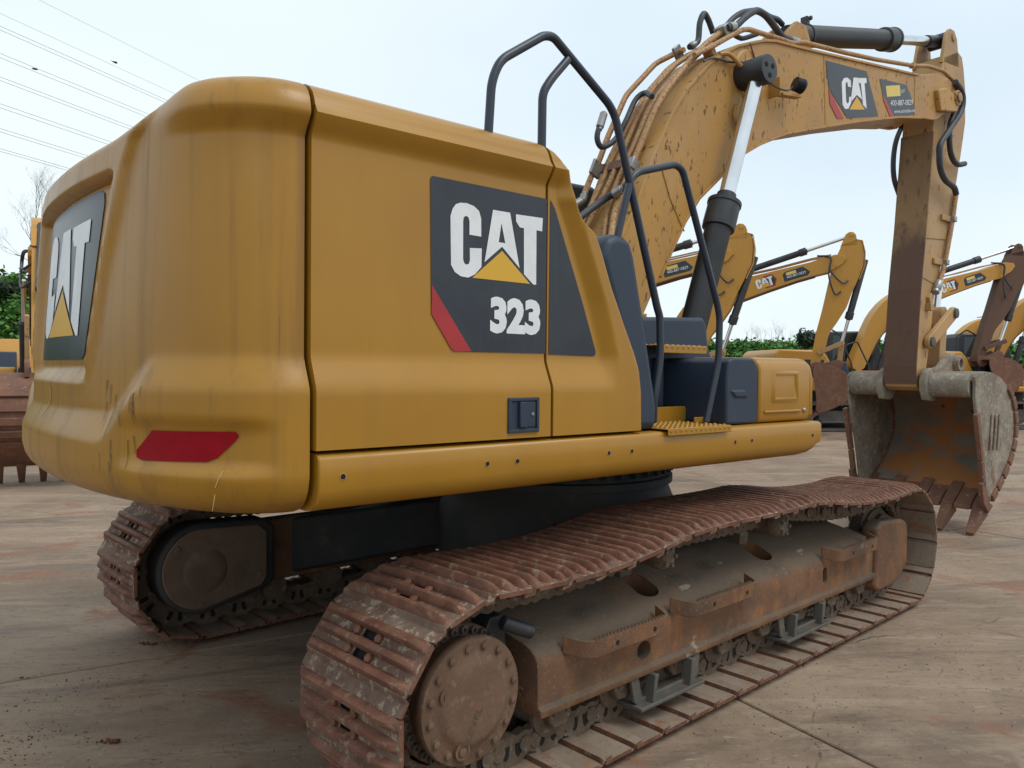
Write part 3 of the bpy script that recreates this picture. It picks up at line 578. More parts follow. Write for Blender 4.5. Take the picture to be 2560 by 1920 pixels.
# ---- boom
BT=[(.02,1.98),(.10,2.14),(.21,2.33),(.37,2.60),(.52,2.91),(.70,3.21),(.85,3.40),(1.08,3.62),(1.27,3.75),(1.40,3.825),(1.56,3.89),(1.72,3.95),(1.88,3.99),(2.16,4.025),(2.62,4.09),(3.45,4.21),(4.02,4.29),(4.28,4.33)]
BB=[(.59,2.14),(.70,2.32),(.83,2.52),(.98,2.70),(1.25,2.91),(1.48,3.09),(1.69,3.20),(2.02,3.34),(2.42,3.46),(3.15,3.67),(3.92,3.87),(4.38,3.96)]
YA,YB=-.30,.12
FOOT=[(.42,1.86),(.36,1.76),(.24,1.70),(.12,1.71),(.03,1.79),(.0,1.88)]
s=MB(); s.prism(BT+[(4.55,4.36),(4.62,4.02)]+BB[::-1]+FOOT,YA,YB)
def strip(cur,th,y0,y1,sg):
    m=MB(); P=[Vector((a,b)) for a,b in cur]; n=len(P)
    for i,p in enumerate(P):
        t=(P[min(i+1,n-1)]-P[max(i-1,0)]).normalized(); nn=Vector((-t.y,t.x))*sg
        for y,d in ((y0,-.004),(y1,-.004),(y1,th),(y0,th)): m.v.append((p.x+nn.x*d,y,p.y+nn.y*d))
    m.f=[(i*4+k,i*4+(k+1)%4,(i+1)*4+(k+1)%4,(i+1)*4+k) for i in range(n-1) for k in range(4)]+[(3,2,1,0),tuple((n-1)*4+k for k in range(4))]; return m
BOOM=up('boom',s,'yellow_boom',bev=.004,sharp=40)
up('top_plate',strip(BT,.016,YA-.014,YB+.014,1),'yellow_boom',BOOM,bev=.003,sharp=40); up('bottom_plate',strip(BB,.014,YA-.012,YB+.012,-1),'yellow_boom',BOOM,bev=.003,sharp=40)
fork=[(4.22,4.325),(4.5,4.40),(4.72,4.46),(4.98,4.465),(5.12,4.42),(5.17,4.34),(5.14,4.25),(5.05,4.19),(4.72,4.01),(4.62,3.985),(4.22,3.93)]
for a,b in ((YA-.006,-.244),(.074,YB+.006)):
    up('boom_tip_plate',MB().prism(fork,a,b),'yellow_boom',BOOM,bev=.006)
# nose bracket: cast box with a pin boss
s=MB(); s.prism([(4.63,4.27),(4.80,4.33),(4.95,4.32),(5.06,4.30),(5.13,4.22),(5.08,4.15),(4.70,4.08)],YA-.05,YA); up('pin_guard',s,'yellow_boom',BOOM,bev=.012)
s=MB(); s.lathe([(.075,0),(.075,.05),(.06,.055),(.06,.045),(.045,.045),(.045,.07),(.03,.075)],(5.08,YA-.01,4.29),(0,-1,0),28); up('boom_tip_pin',s,'stick_paint',BOOM)
# weld seams on the side plate, cylinder boss
up('weld_seam',MB().tube([(.585,YA-.002,2.86),(.68,YA-.002,2.66),(.83,YA-.002,2.46)],.006,6),'yellow_boom',BOOM)
up('weld_seam',MB().tube([(2.58,YA-.001,4.075),(2.62,YA-.001,3.53)],.004,6),'yellow_boom',BOOM)
s=MB(); s.lathe([(.19,0),(.175,.012),(.12,.014),(.105,.03),(.10,.06)],(1.56,YA,3.66),(0,-1,0),32); up('cylinder_boss',s,'yellow_boom',BOOM)
up('boom_decal',flat([bdec],-.3035),'decal_black',BOOM); up('boom_decal_stripe',flat([bred],-.3045),'decal_red',BOOM)
up('boom_lettering',flat([bC,bA,bT],-.305),'decal_white',BOOM); up('boom_triangle',flat([btri],-.305),'decal_yellow',BOOM)
up('dealer_decal',flat([bdec2],-.3035),'decal_black',BOOM); up('dealer_stripe',flat([bred2],-.3045),'decal_red',BOOM)
up('dealer_sticker',flat([bstk],-.3045),'sticker_yellow',BOOM)
def trim_text(body,p,q,h,y=-.3055):
    m=text_mb(body,0,1,0,y,h=h); ax=p; dx=(q[0]-p[0]); dz=(q[1]-p[1]); m.v=[(ax[0]+x*dx,yy,ax[1]+x*dz+z) for x,yy,z in m.v]; return m
up('dealer_phone_number',trim_text('400-887-0829',txt1[0],txt1[1],.050),'decal_white',BOOM)
up('dealer_web_address',trim_text('www.ecimsales.com',txt2[0],txt2[1],.034),'decal_white',BOOM)
up('dealer_mark',trim_text('CAT',(bstk2[0][0]+.01,bstk2[3][1]+.02),(bstk2[1][0]-.005,bstk2[2][1]+.02),.032),'decal_white',BOOM)
# ---- boom cylinders
def cyl(y,A,B,rb,rc,rr,split,name='boom_cylinder',cap=None,parent=None,m='black_paint'):
    A,B=Vector((A[0],y,A[1])),Vector((B[0],y,B[1])); D=(B-A); Ln=D.length; d=D/Ln; S=split*Ln
    s=MB(); s.lathe([(rb*.9,-.05),(rb*.95,0),(rb,.02),(rb,S-.24),(rb*1.02,S-.235),(rc,S-.23),(rc*1.02,S-.2),(rc,S-.06),(rc*1.06,S-.055),(rc*1.06,S-.03),(rc*.9,S-.028),(rc*.62,S-.02),(rc*.6,S+.03),(rr*1.05,S+.032)],A,d,32)
    c=up(name,s,m,parent,sharp=40)
    s=MB(); s.lathe([(rr,0),(rr,Ln-S)],A+d*S,d,28); up('piston_rod',s,'chrome',c)
    return c,d
bc,dv=cyl(-.42,(.62,1.38),(1.455,3.58),.088,.108,.054,.60)
s=MB(); s.lathe([(.07,-.035),(.098,-.03),(.10,-.02),(.10,.20),(.095,.212),(.06,.214)],(1.455,-.315,3.625),(0,-1,0),36); 
RE=up('rod_end',s,'black_paint',bc)
for k in range(3):
    a=k*2*PI/3+.6; s=MB(); s.lathe([(.018,0),(.018,.004),(.010,.006)],(1.455+.045*cos(a),-.528,3.625+.045*sin(a)),(0,-1,0),14); up('end_cap_bolt',s,'hole_dark',bc)
cyl(.24,(.62,1.38),(1.455,3.58),.085,.105,.054,.60)
s=MB(); s.lathe([(.095,-.03),(.095,.2)],(1.455,.335,3.625),(0,-1,0),24); up('rod_end',s,'black_paint')
# ---- stick cylinder
sc_,dv=cyl(-.09,(2.42,4.255),(5.20,4.965),.088,.106,.047,.655,'stick_cylinder')
s=MB(); s.prism([(2.12,4.0),(2.20,4.20),(2.33,4.31),(2.47,4.31),(2.53,4.22),(2.60,4.06)],-.21,-.175); s.prism([(2.12,4.0),(2.20,4.20),(2.33,4.31),(2.47,4.31),(2.53,4.22),(2.60,4.06)],-.005,.03); up('cylinder_bracket',s,'yellow_boom',BOOM,bev=.006)
s=MB(); s.lathe([(.095,-.012),(.095,.012)],(2.66,-.09,4.318),dv,28); s.box(2.635,2.675,-.12,-.06,4.39,4.47); s.hexbolt((2.655,-.13,4.45),(0,-1,0),.018,.02); up('hose_clamp',s,'black_paint',sc_)
s=MB(); s.lathe([(.062,-.09),(.075,-.085),(.075,.085),(.062,.09)],(5.235,-.09,4.97),(0,-1,0),24); s.tube([(4.95,-.09,4.90),(5.2,-.09,4.965)],.058,16); up('rod_eye',s,'black_paint',sc_)
# ---- stick
SK=[(5.03,4.72),(5.36,4.86),(5.47,4.83),(5.52,4.72),(5.57,4.53),(5.59,4.18),(5.49,3.82),(5.38,3.49),(5.30,3.16),(5.27,3.06),(5.07,2.65),(4.94,2.43),(4.89,2.26),(4.86,2.04),(4.78,1.70),(4.73,1.50),(4.70,1.40),(4.62,1.36),(4.53,1.40),(4.51,1.56),(4.58,2.36),(4.68,2.97),(4.82,4.06),(4.92,4.42)]
s=MB(); s.prism(SK,-.236,.066); ST=up('stick',s,'stick_paint',bev=.006)
rearp=[(4.515,1.43),(4.51,1.60),(4.58,2.36),(4.68,2.97),(4.80,3.93)]
s=MB()
for (a,b),(c,d) in zip(rearp,rearp[1:]): s.add([(a-.005,-.242,b),(a-.005,.072,b),(c-.005,.072,d),(c-.005,-.242,d),(a+.012,-.242,b),(a+.012,.072,b),(c+.012,.072,d),(c+.012,-.242,d)],[(0,1,2,3),(4,7,6,5),(0,4,5,1),(2,6,7,3),(1,5,6,2),(0,3,7,4)])
up('rear_plate',s,'stick_plate',ST)
ear=[(4.99,4.66),(5.09,4.98),(5.17,5.045),(5.27,5.045),(5.34,4.98),(5.37,4.86),(5.40,4.70)]
for a,b in ((-.236,-.20),(.03,.066)): up('cylinder_ear',MB().prism(ear,a,b),'stick_paint',ST,bev=.006)
s=MB(); s.lathe([(.04,0),(.04,.012),(.03,.014)],(5.235,-.236,4.97),(0,-1,0),20); up('ear_pin',s,'stick_paint',ST)
s=MB(); s.prism([(4.665,2.86),(5.20,2.90),(5.24,3.0),(4.69,2.99)],-.244,-.236); up('weld_band',s,'stick_paint',ST,bev=.002)
up('weld_seam',MB().tube([(4.63,-.238,2.47),(4.95,-.238,2.42)],.005,6),'stick_paint',ST)
s=MB(); s.box(4.70,4.77,-.29,-.236,2.15,2.22); s.prism([(4.71,2.28),(4.77,2.33),(4.80,2.25),(4.75,2.20)],-.27,-.236); up('stick_stop',s,'stick_paint',ST,bev=.005)
# bucket cylinder in front of the stick
bcy,dv=cyl(-.085,(5.70,4.25),(5.30,2.16),.070,.085,.045,.62,'bucket_cylinder')
# links
def link(P,Q,r,y0,y1,name,m):
    P,Q=Vector(P),Vector(Q); t=(Q-P).normalized(); nn=Vector((-t.y,t.x)); pl=[]
    for k in range(9): a=PI/2+PI*k/8; v=P+r*(cos(a)*t+sin(a)*nn); pl.append((v.x,v.y))
    for k in range(9): a=-PI/2+PI*k/8; v=Q+r*(cos(a)*t+sin(a)*nn); pl.append((v.x,v.y))
    return up(name,MB().prism(pl,y0,y1),m,bev=.008)
for y0,y1 in ((-.30,-.25),(.08,.13)):
    lk=link((4.71,1.84),(5.26,2.15),.065,y0,y1,'bucket_link','stick_paint')
    s=MB()
    for c in ((4.71,1.84),(5.26,2.15)): s.lathe([(.05,0),(.05,.02),(.03,.025)],(c[0],y0,c[1]),(0,-1,0),22)
    up('link_pin',s,'guard_grey',lk)
link((5.26,2.15),(5.21,1.63),.075,-.20,.03,'power_link','stick_paint')
# ---- bucket
BKY0,BKY1=-.74,.50
shell=[(4.60,1.47),(4.66,1.535),(4.80,1.555),(5.0,1.545),(5.22,1.50),(5.42,1.41),(5.57,1.28),(5.655,1.10),(5.66,.93),(5.60,.77),(5.47,.62),(5.30,.48),(5.12,.36),(4.97,.27)]
def shellm(y0,y1,th):
    m=MB(); P=[Vector(p) for p in shell]; n=len(P)
    for i,p in enumerate(P):
        t=(P[min(i+1,n-1)]-P[max(i-1,0)]).normalized(); nn=Vector((-t.y,t.x))
        for y,d in ((y0,0),(y1,0),(y1,-th),(y0,-th)): m.v.append((p.x+nn.x*d,y,p.y+nn.y*d))
    m.f=[(i*4+k,i*4+(k+1)%4,(i+1)*4+(k+1)%4,(i+1)*4+k) for i in range(n-1) for k in range(4)]+[(3,2,1,0),tuple((n-1)*4+k for k in range(4))]; return m
BK=up('bucket',shellm(BKY0+.02,BKY1-.02,.03),'bucket_inside',sharp=50)
side=[(4.60,1.50),(4.66,1.54)]+shell[2:]+[(4.86,.36),(4.865,.45),(4.80,.71),(4.71,1.0),(4.64,1.2),(4.60,1.32)]
def in_(p,d=.0): return p
for nm,y0,y1 in (('side_plate',BKY0,BKY0+.03),('side_plate',BKY1-.03,BKY1)):
    up(nm,MB().prism(side,y0,y1),'bucket_mud',BK,bev=.006)
# top cross tube with hinge plates
s=MB(); s.tube([(4.66,BKY0+.05,1.42),(4.66,-.335,1.42)],.115,20); up('cross_tube',s,'bucket_mud',BK,sharp=60)
s=MB(); s.tube([(4.66,.145,1.42),(4.66,BKY1-.05,1.42)],.115,20); up('cross_tube',s,'bucket_mud',BK,sharp=60)
hp=[(4.58,1.27),(4.52,1.36),(4.51,1.46),(4.55,1.545),(4.63,1.585),(4.72,1.58),(4.86,1.60),(5.05,1.70),(5.17,1.745),(5.27,1.70),(5.30,1.62),(5.28,1.50),(5.1,1.45),(4.85,1.36),(4.72,1.26)]
for y0,y1 in ((-.335,-.265),(.085,.155)):
    h=up('hinge_plate',MB().prism(hp,y0,y1),'bucket_mud',BK,bev=.01)
    s=MB()
    for c in ((4.635,1.452,.085),(5.20,1.635,.08)):
        s.lathe([(c[2],0),(c[2],.05),(c[2]*.95,.055),(c[2]*.62,.055),(c[2]*.6,.01)],(c[0],y0,c[1]),(0,-1,0),28)
    up('pin_boss',s,'bucket_mud',BK,sharp=50)
    s=MB(); s.lathe([(.05,0),(.05,.012)],(4.635,y0,1.452),(0,-1,0),20); s.lathe([(.046,0),(.046,.012)],(5.20,y0,1.635),(0,-1,0),20); up('pin_bore',s,'hole_dark',BK)
# side cutters along the opening, wear strips outside, teeth
for y0,y1 in ((BKY0-.03,BKY0+.012),(BKY1-.012,BKY1+.03)):
    for a,b in (((4.60,1.16),(4.735,.72)),((4.735,.71),(4.80,.46))):
        t=(Vector(b)-Vector(a)).normalized(); n=Vector((-t.y,t.x))*.03
        up('side_cutter',MB().prism([(a[0]-n.x,a[1]-n.y),(b[0]-n.x,b[1]-n.y),(b[0]+n.x,b[1]+n.y),(a[0]+n.x,a[1]+n.y)],y0,y1),'bucket_rust',BK,bev=.006)
    up('corner_shroud',MB().prism([(4.72,.50),(4.80,.52),(4.93,.30),(5.02,.26),(4.90,.20),(4.78,.30)],y0,y1),'bucket_rust',BK,bev=.008)
for k in range(3):
    x=4.98+.10*k
    s=MB(); s.prism([(x,1.14),(x+.045,1.14),(x-.0,.80),(x-.045,.80)],BKY0-.018,BKY0-.001); up('wear_bar',s,'bucket_mud',BK,bev=.006)
for y0,y1 in ((BKY0-.025,BKY0+.05),(BKY1-.05,BKY1+.025)):
    for k in range(9):
        i=5+k*.85; a=int(i); f_=i-a; p=Vector(shell[min(a,13)]).lerp(Vector(shell[min(a+1,13)]),f_); i2=i+.72; a2=int(i2); p2=Vector(shell[min(a2,13)]).lerp(Vector(shell[min(a2+1,13)]),i2-a2)
        t=(p2-p).normalized(); n=Vector((-t.y,t.x))
        up('heel_shroud',MB().prism([tuple(p-n*.05),tuple(p2-n*.05),tuple(p2+n*.028),tuple(p+n*.028)],y0,y1),'bucket_rust',BK,bev=.01)
lip=MB(); lip.prism([(4.90,.215),(4.885,.245),(5.10,.40),(5.14,.36)],BKY0+.01,BKY1-.01); up('cutting_lip',lip,'bucket_rust',BK,bev=.004)
for k in range(5):
    y=BKY0+.055+k*(BKY1-BKY0-.11)/4
    T=up('tooth',MB().add([(5.16,y-.055,.45),(5.16,y+.055,.45),(5.03,y+.06,.36),(5.03,y-.06,.36),(4.86,y-.05,.255),(4.86,y+.05,.255),(4.93,y+.05,.165),(4.93,y-.05,.165)],[(0,1,2,3),(0,4,5,1),(4,7,6,5),(3,2,6,7),(0,3,7,4),(1,5,6,2)]),'bucket_rust',BK,bev=.012)
    up('tooth_tip',MB().add([(4.90,y-.058,.285),(4.90,y+.058,.285),(4.98,y+.058,.175),(4.98,y-.058,.175),(4.655,y-.036,.03),(4.655,y+.036,.03),(4.69,y+.036,.003),(4.69,y-.036,.003)],[(0,1,2,3),(0,4,5,1),(4,7,6,5),(3,2,6,7),(0,3,7,4),(1,5,6,2)]),'bucket_rust',BK,bev=.012)
for k in range(4):
    y=BKY0+.055+(k+.5)*(BKY1-BKY0-.11)/4
    up('lip_shroud',MB().prism([(4.85,.215),(4.85,.255),(5.03,.37),(5.06,.31)],y-.075,y+.075),'bucket_rust',BK,bev=.01)
# ---- pipes and hoses
def pipe(name,pts,r,m='yellow_pipe',par=BOOM,n=10,rad=.05): return up(name,MB().tube(fil(pts,rad,4),r,n),m,par,sharp=60)
def hose(name,pts,r,m='rubber_hose',par=BOOM,n=10): return up(name,MB().tube(spl(pts,6),r,n),m,par,sharp=60)
def lift(P,d): return [(x-d*.8,y,z+d*.6) for x,y,z in P]
def smy(P):
    P=[list(q) for q in P]
    for _ in range(2):
        y=[q[1] for q in P]
        for i in range(1,len(P)-1): P[i][1]=y[i]*.7+.15*(y[i-1]+y[i+1])
    return [tuple(q) for q in P]
pipe('steel_pipe',pa[2:]+pa2[2:],.020); pipe('steel_pipe',pb+pb2[1:],.0185); pipe('steel_pipe',pc+pc2[1:],.0185); pipe('steel_pipe',pd+pd2[1:],.0185)
pipe('steel_pipe',pe+pe2[1:],.022); pipe('steel_pipe',pf[:9]+pf2[1:],.0185)
hose('hydraulic_hose',ha,.022); hose('hydraulic_hose',hb,.026); hose('hydraulic_hose',hc,.022); hose('hydraulic_hose',hd,.018); hose('hydraulic_hose',he,.019); hose('hydraulic_hose',hf,.024)
s=MB()
def collar(P,Q,r0,r1,f0=.0,f1=1.):
    P,Q=Vector(P),Vector(Q); d=(Q-P).normalized(); l=(Q-P).length; return MB().lathe([(r0,f0*l),(r1,f0*l+.01),(r1,f1*l-.02),(r0*1.15,f1*l-.018),(r0*1.15,f1*l)],P,d,16)
up('hose_fitting',collar(pa[1],pa[2],.018,.026,-.2,1.1),'fitting_steel',BOOM); up('hose_fitting',collar(pa[0],pa[1],.02,.028,0,1.1),'fitting_steel',BOOM)
up('hose_fitting',collar(hf[4],hf[5],.022,.030,-.3,1),'fitting_steel',BOOM); up('hose_fitting',collar(he[8],he[7],.018,.026,-.5,.6),'fitting_steel',BOOM)
up('hose_fitting',collar(hb[8],hb[9],.024,.034,.0,1.1),'fitting_steel',BOOM); up('hose_fitting',collar(hb[1],hb[0],.02,.033,.1,.9),'fitting_steel',BOOM); up('hose_fitting',collar(ha[0],ha[1],.02,.028,.2,1),'fitting_steel',BOOM)
# clamp blocks across the pipes
def clampb(c,ax,ay,az,m='fitting_steel',nm='pipe_clamp',bev=.006): return up(nm,MB().obox(c,ax,ay,az),m,BOOM,bev=bev)
t_=Vector((.42,0,.91)); n_=Vector((-.91,0,.42))
def V3(q): return Vector(q)
c1=(V3(pa[4])+V3(pe[3]))/2; clampb(c1-n_*.02,t_*.035,(0,abs(pa[4][1]-pe[3][1])*.5+.02,0),n_*.010,'bracket_red'); clampb(V3(pa[4])-t_*.06,t_*.055,(0,.012,0),n_*.045); clampb(V3(pe[3]),t_*.04,(0,.032,0),n_*.036)
t2=Vector((.8,0,.6)); n2=Vector((-.6,0,.8))
clampb(V3(pa2[4]),t2*.045,(0,.012,0),n2*.045); c2=(V3(pb2[4])+V3(pe2[4]))/2; clampb(c2-n2*.02,t2*.03,(0,.14,0),n2*.009,'yellow_pipe'); clampb(V3(pe2[5])-t2*.03,t2*.04,(0,.045,0),n2*.04); clampb(V3(pe2[4])-n2*.05,t2*.025,(0,.04,0),n2*.04,'yellow_pipe')
for i in (3,6): 
    c=Vector(pf2[i]) if i<len(pf2) else Vector(pf2[-1]); clampb(c,(.02,0,.004),(0,.022,0),(-.004,0,.024),'yellow_pipe')
# stick hoses and pipe
hose('stick_hose',sa,.029,par=ST); hose('stick_hose',sb,.027,par=ST); hose('stick_hose',sc,.025,par=ST)
pipe('stick_pipe',sp[:2]+sp2,.024,par=ST)
s=MB(); a,b=Vector(sp2[-2]),Vector(sp2[-1]); s.lathe([(.03,-.02),(.042,0),(.042,.09),(.036,.1),(.04,.13),(.028,.14)],b,(b-a),16); up('pipe_valve',s,'fitting_steel',ST)
for k in (0,1):
    c=Vector(sp2[k]); up('pipe_clamp',MB().obox(c,(.032,0,0),(0,.034,0),(0,0,.028)),'fitting_steel',ST,bev=.006); up('clamp_bracket',MB().box(c.x-.22,c.x-.02,-.262,-.236,c.z-.03,c.z+.03),'stick_paint',ST,bev=.006)
# wires and work lamp
up('lamp_wire',MB().tube(spl(wire1,5),.0075,6),'rubber_hose',BOOM); up('lamp_wire',MB().tube(spl(wire2,5),.006,6),'bracket_red',BOOM); up('lamp_wire',MB().tube(spl(wire3,5),.006,6),'rubber_hose',BOOM)
lc=Vector(lampc[0]); s=MB(); prof=[(.02,-.04)]
for k in range(7): prof+=[(.052,-.036+k*.008),(.052,-.033+k*.008),(.043,-.032+k*.008),(.043,-.029+k*.008)]
prof+=[(.055,.022),(.055,.036)]
s.lathe(prof,lc,(.85,-.35,-.2),28); LP=up('work_lamp',s,'lamp_body',BOOM,sharp=50)
s=MB(); s.obox(Vector(lampb[2])+Vector((.06,0,0)),(.11,-.01,.012),(0,.03,0),(0,0,.010)); s.obox(Vector(lampb[1])+Vector((0,.05,.03)),(.006,0,0),(0,.06,0),(0,0,.07)); up('lamp_bracket',s,'yellow_boom',BOOM,bev=.003)
up('grease_pipe',MB().tube(spl([(1.19,-.305,3.72),(1.27,-.33,3.73),(1.38,-.36,3.66)],5),.015,8),'yellow_boom',BOOM); s=MB(); s.tube(spl([(1.40,-.305,3.42),(1.36,-.315,3.33),(1.40,-.32,3.25),(1.46,-.31,3.22)],5),.013,8); up('grease_pipe',s,'yellow_boom',BOOM)
# ================================================================== undercarriage (not swung)
SPX,SPZ,IDX,IDZ=-1.875,.41,1.79,.40
def lowpath():
    """closed pin line of a track in (x,z), clockwise seen from the right: top run forward, bottom run back"""
    ro=.085; P=[]
    rs,ri=.30,.305
    for k in range(25):
        a=R(270)-R(180)*k/24; P.append((SPX+rs*cos(a),SPZ-.005+rs*sin(a)))
    P[0]=(SPX,.119)
    for x,z in ((-1.6,.693),(-1.35,.690),(-1.1,.705),(-.9,.728),(-.75,.755),(-.45,.765),(-.15,.760),(.15,.757),(.4,.765),(.6,.745),(.8,.715),(1.05,.692),(1.35,.683),(1.6,.682)): P.append((x,z))
    for k in range(25):
        a=R(90)-R(180)*k/24; P.append((IDX+ri*cos(a),IDZ+.002+ri*sin(a)))
    P[-1]=(IDX,.119)
    return [Vector(p) for p in P]
PTH=lowpath()
def resample(P,n):
    Q=P+[P[0]]; L=[0]
    for a,b in zip(Q,Q[1:]): L.append(L[-1]+(b-a).length)
    tot=L[-1]; o=[]
    for k in range(n):
        s=tot*k/n; i=max(j for j in range(len(L)) if L[j]<=s+1e-9); i=min(i,len(Q)-2)
        o.append(Q[i].lerp(Q[i+1],(s-L[i])/(L[i+1]-L[i])))
    return o,tot/n
NSH=49
PINS,PITCH=resample(PTH,NSH)
# one shoe: three grousers, tapered ends, cut-outs over the chain, eight bolts
def shoe_mesh():
    m=MB(); hl=PITCH/2; h0,h1=.070,.086
    prof=[(-hl-.054,h1-.022),(-hl-.036,h1-.0185),(-hl-.010,h1-.0175),(-hl+.003,h1-.001)]
    for gx in (-.066,0.,.066):
        prof+=[(gx-.020,h1),(gx-.011,h1+.026),(gx-.007,h1+.030),(gx+.007,h1+.030),(gx+.011,h1+.026),(gx+.020,h1)]
    prof+=[(hl-.026,h1),(hl-.016,h1+.004),(hl-.008,h1-.002)]
    bot=[(hl-.012,h0),(-hl+.020,h0),(-hl+.018,h0+.011),(-hl+.002,h0+.009),(-hl-.004,h0-.009),(-hl-.052,h0-.013)]
    ys=[-.30,-.293,-.272,-.235,-.085,-.060,-.034,.034,.060,.085,.235,.272,.293,.30]
    np_=len(prof); nb=len(bot); n=np_+nb
    for y in ys:
        a=abs(y); g=0 if a>.298 else (.12 if a>.29 else (.62 if a>.265 else 1)); sh=.018*max(0,(a-.235)/.065)
        for x,z in prof: m.v.append((x*(1-.04*max(0,(a-.27)/.03)),y,h1+(z-h1)*g if z>h1 else z))
        for x,z in bot: m.v.append((x*(1-.04*max(0,(a-.27)/.03)),y,z))
    open_cells=set()
    # profile index of the two valleys between grousers: 9->10 and 15->16
    for j in range(len(ys)-1):
        mid=(ys[j]+ys[j+1])/2
        for k in range(n):
            k2=(k+1)%n
            if abs(mid)<.033 and k in (9,15): continue
            m.f.append((j*n+k,j*n+k2,(j+1)*n+k2,(j+1)*n+k))
    m.f.append(tuple(range(n-1,-1,-1))); m.f.append(tuple((len(ys)-1)*n+k for k in range(n)))
    for vx in (-.033,.033):
        # cut-out walls and closing floor, coloured near-black for the shade inside
        m.add([(vx-.0125,-.034,h1),(vx+.0125,-.034,h1),(vx+.0125,.034,h1),(vx-.0125,.034,h1),(vx-.0125,-.034,h0+.001),(vx+.0125,-.034,h0+.001),(vx+.0125,.034,h0+.001),(vx-.0125,.034,h0+.001)],[(0,1,5,4),(1,2,6,5),(2,3,7,6),(3,0,4,7),(4,5,6,7)])
        for y in (-.062,.062): m.lathe([(.017,0),(.017,.014),(.013,.017)],(vx,y,h1-.001),(0,0,1),6)
    return mesh(m,'track_shoe',35)
SHM=shoe_mesh(); SHM.materials.append(MATS['track_steel']); SHM.materials.append(MATS['track_inner']); SHM.materials.append(MATS['track_mud']); SHM.materials.append(MATS['hole_dark'])
for p in SHM.polygons:
    if p.normal.z<-.5: p.material_index=1
    elif p.normal.z>.6 and p.center.z<.088: p.material_index=2
    if abs(p.center.y)<.036 and abs(abs(p.center.x)-.033)<.0135 and p.center.z<.0855 and p.center.z>.0705: p.material_index=3
def link_mesh():
    m=MB(); hl=PITCH/2; pl=[]
    for k in range(11): a=PI/2+PI*k/10; pl.append((-hl*.72+.044*cos(a),.0+.050*sin(a)))
    pl+=[(-.03,-.040),(.0,-.052),(.03,-.040)]
    for k in range(11): a=-PI/2+PI*k/10; pl.append((hl*.72+.044*cos(a),.0+.050*sin(a)))
    pl+=[(.05,.071),(-.05,.071)]
    m.prism(pl,-.019,.019)
    for x in (-.034,.030): m.prism([(x-.018,.0),(x-.013,.030),(x,.042),(x+.013,.030),(x+.018,0),(x+.018,-.012),(x-.018,-.012)],-.0205,.0205)
    for x in (-hl*.72,hl*.72): m.lathe([(.030,-.026),(.030,.026)],(x,0,0),(0,1,0),16)
    me=mesh(m,'track_link',40); me.materials.append(MATS['chain_mud']); me.materials.append(MATS['hole_dark'])
    return me
LKM=link_mesh()
# windows of the link plates are the two small arched prisms
nv=len(LKM.polygons)
for p in LKM.polygons:
    c=p.center
    if abs(c.y)>.0195 and abs(c.y)<.022 and abs(p.normal.y)>.9 and abs(c.x)<.05 : p.material_index=1
CHY=1.19
for sd_ in (-1,1):
    for k in range(NSH):
        a,b=PINS[k],PINS[(k+1)%NSH]; c=(a+b)/2; t=(b-a).normalized(); ang=math.atan2(t.y,t.x)
        # local x along travel, local z outward (left of travel when going forward on top)
        sh=ob('track_shoe',SHM,'track_steel',EX); sh.location=(c.x,sd_*CHY,c.y); sh.rotation_euler=(0,-ang,0)
        for e in (-1,1):
            lk=ob('track_link',LKM,'chain_mud',sh); lk.location=(0,e*.072,0)
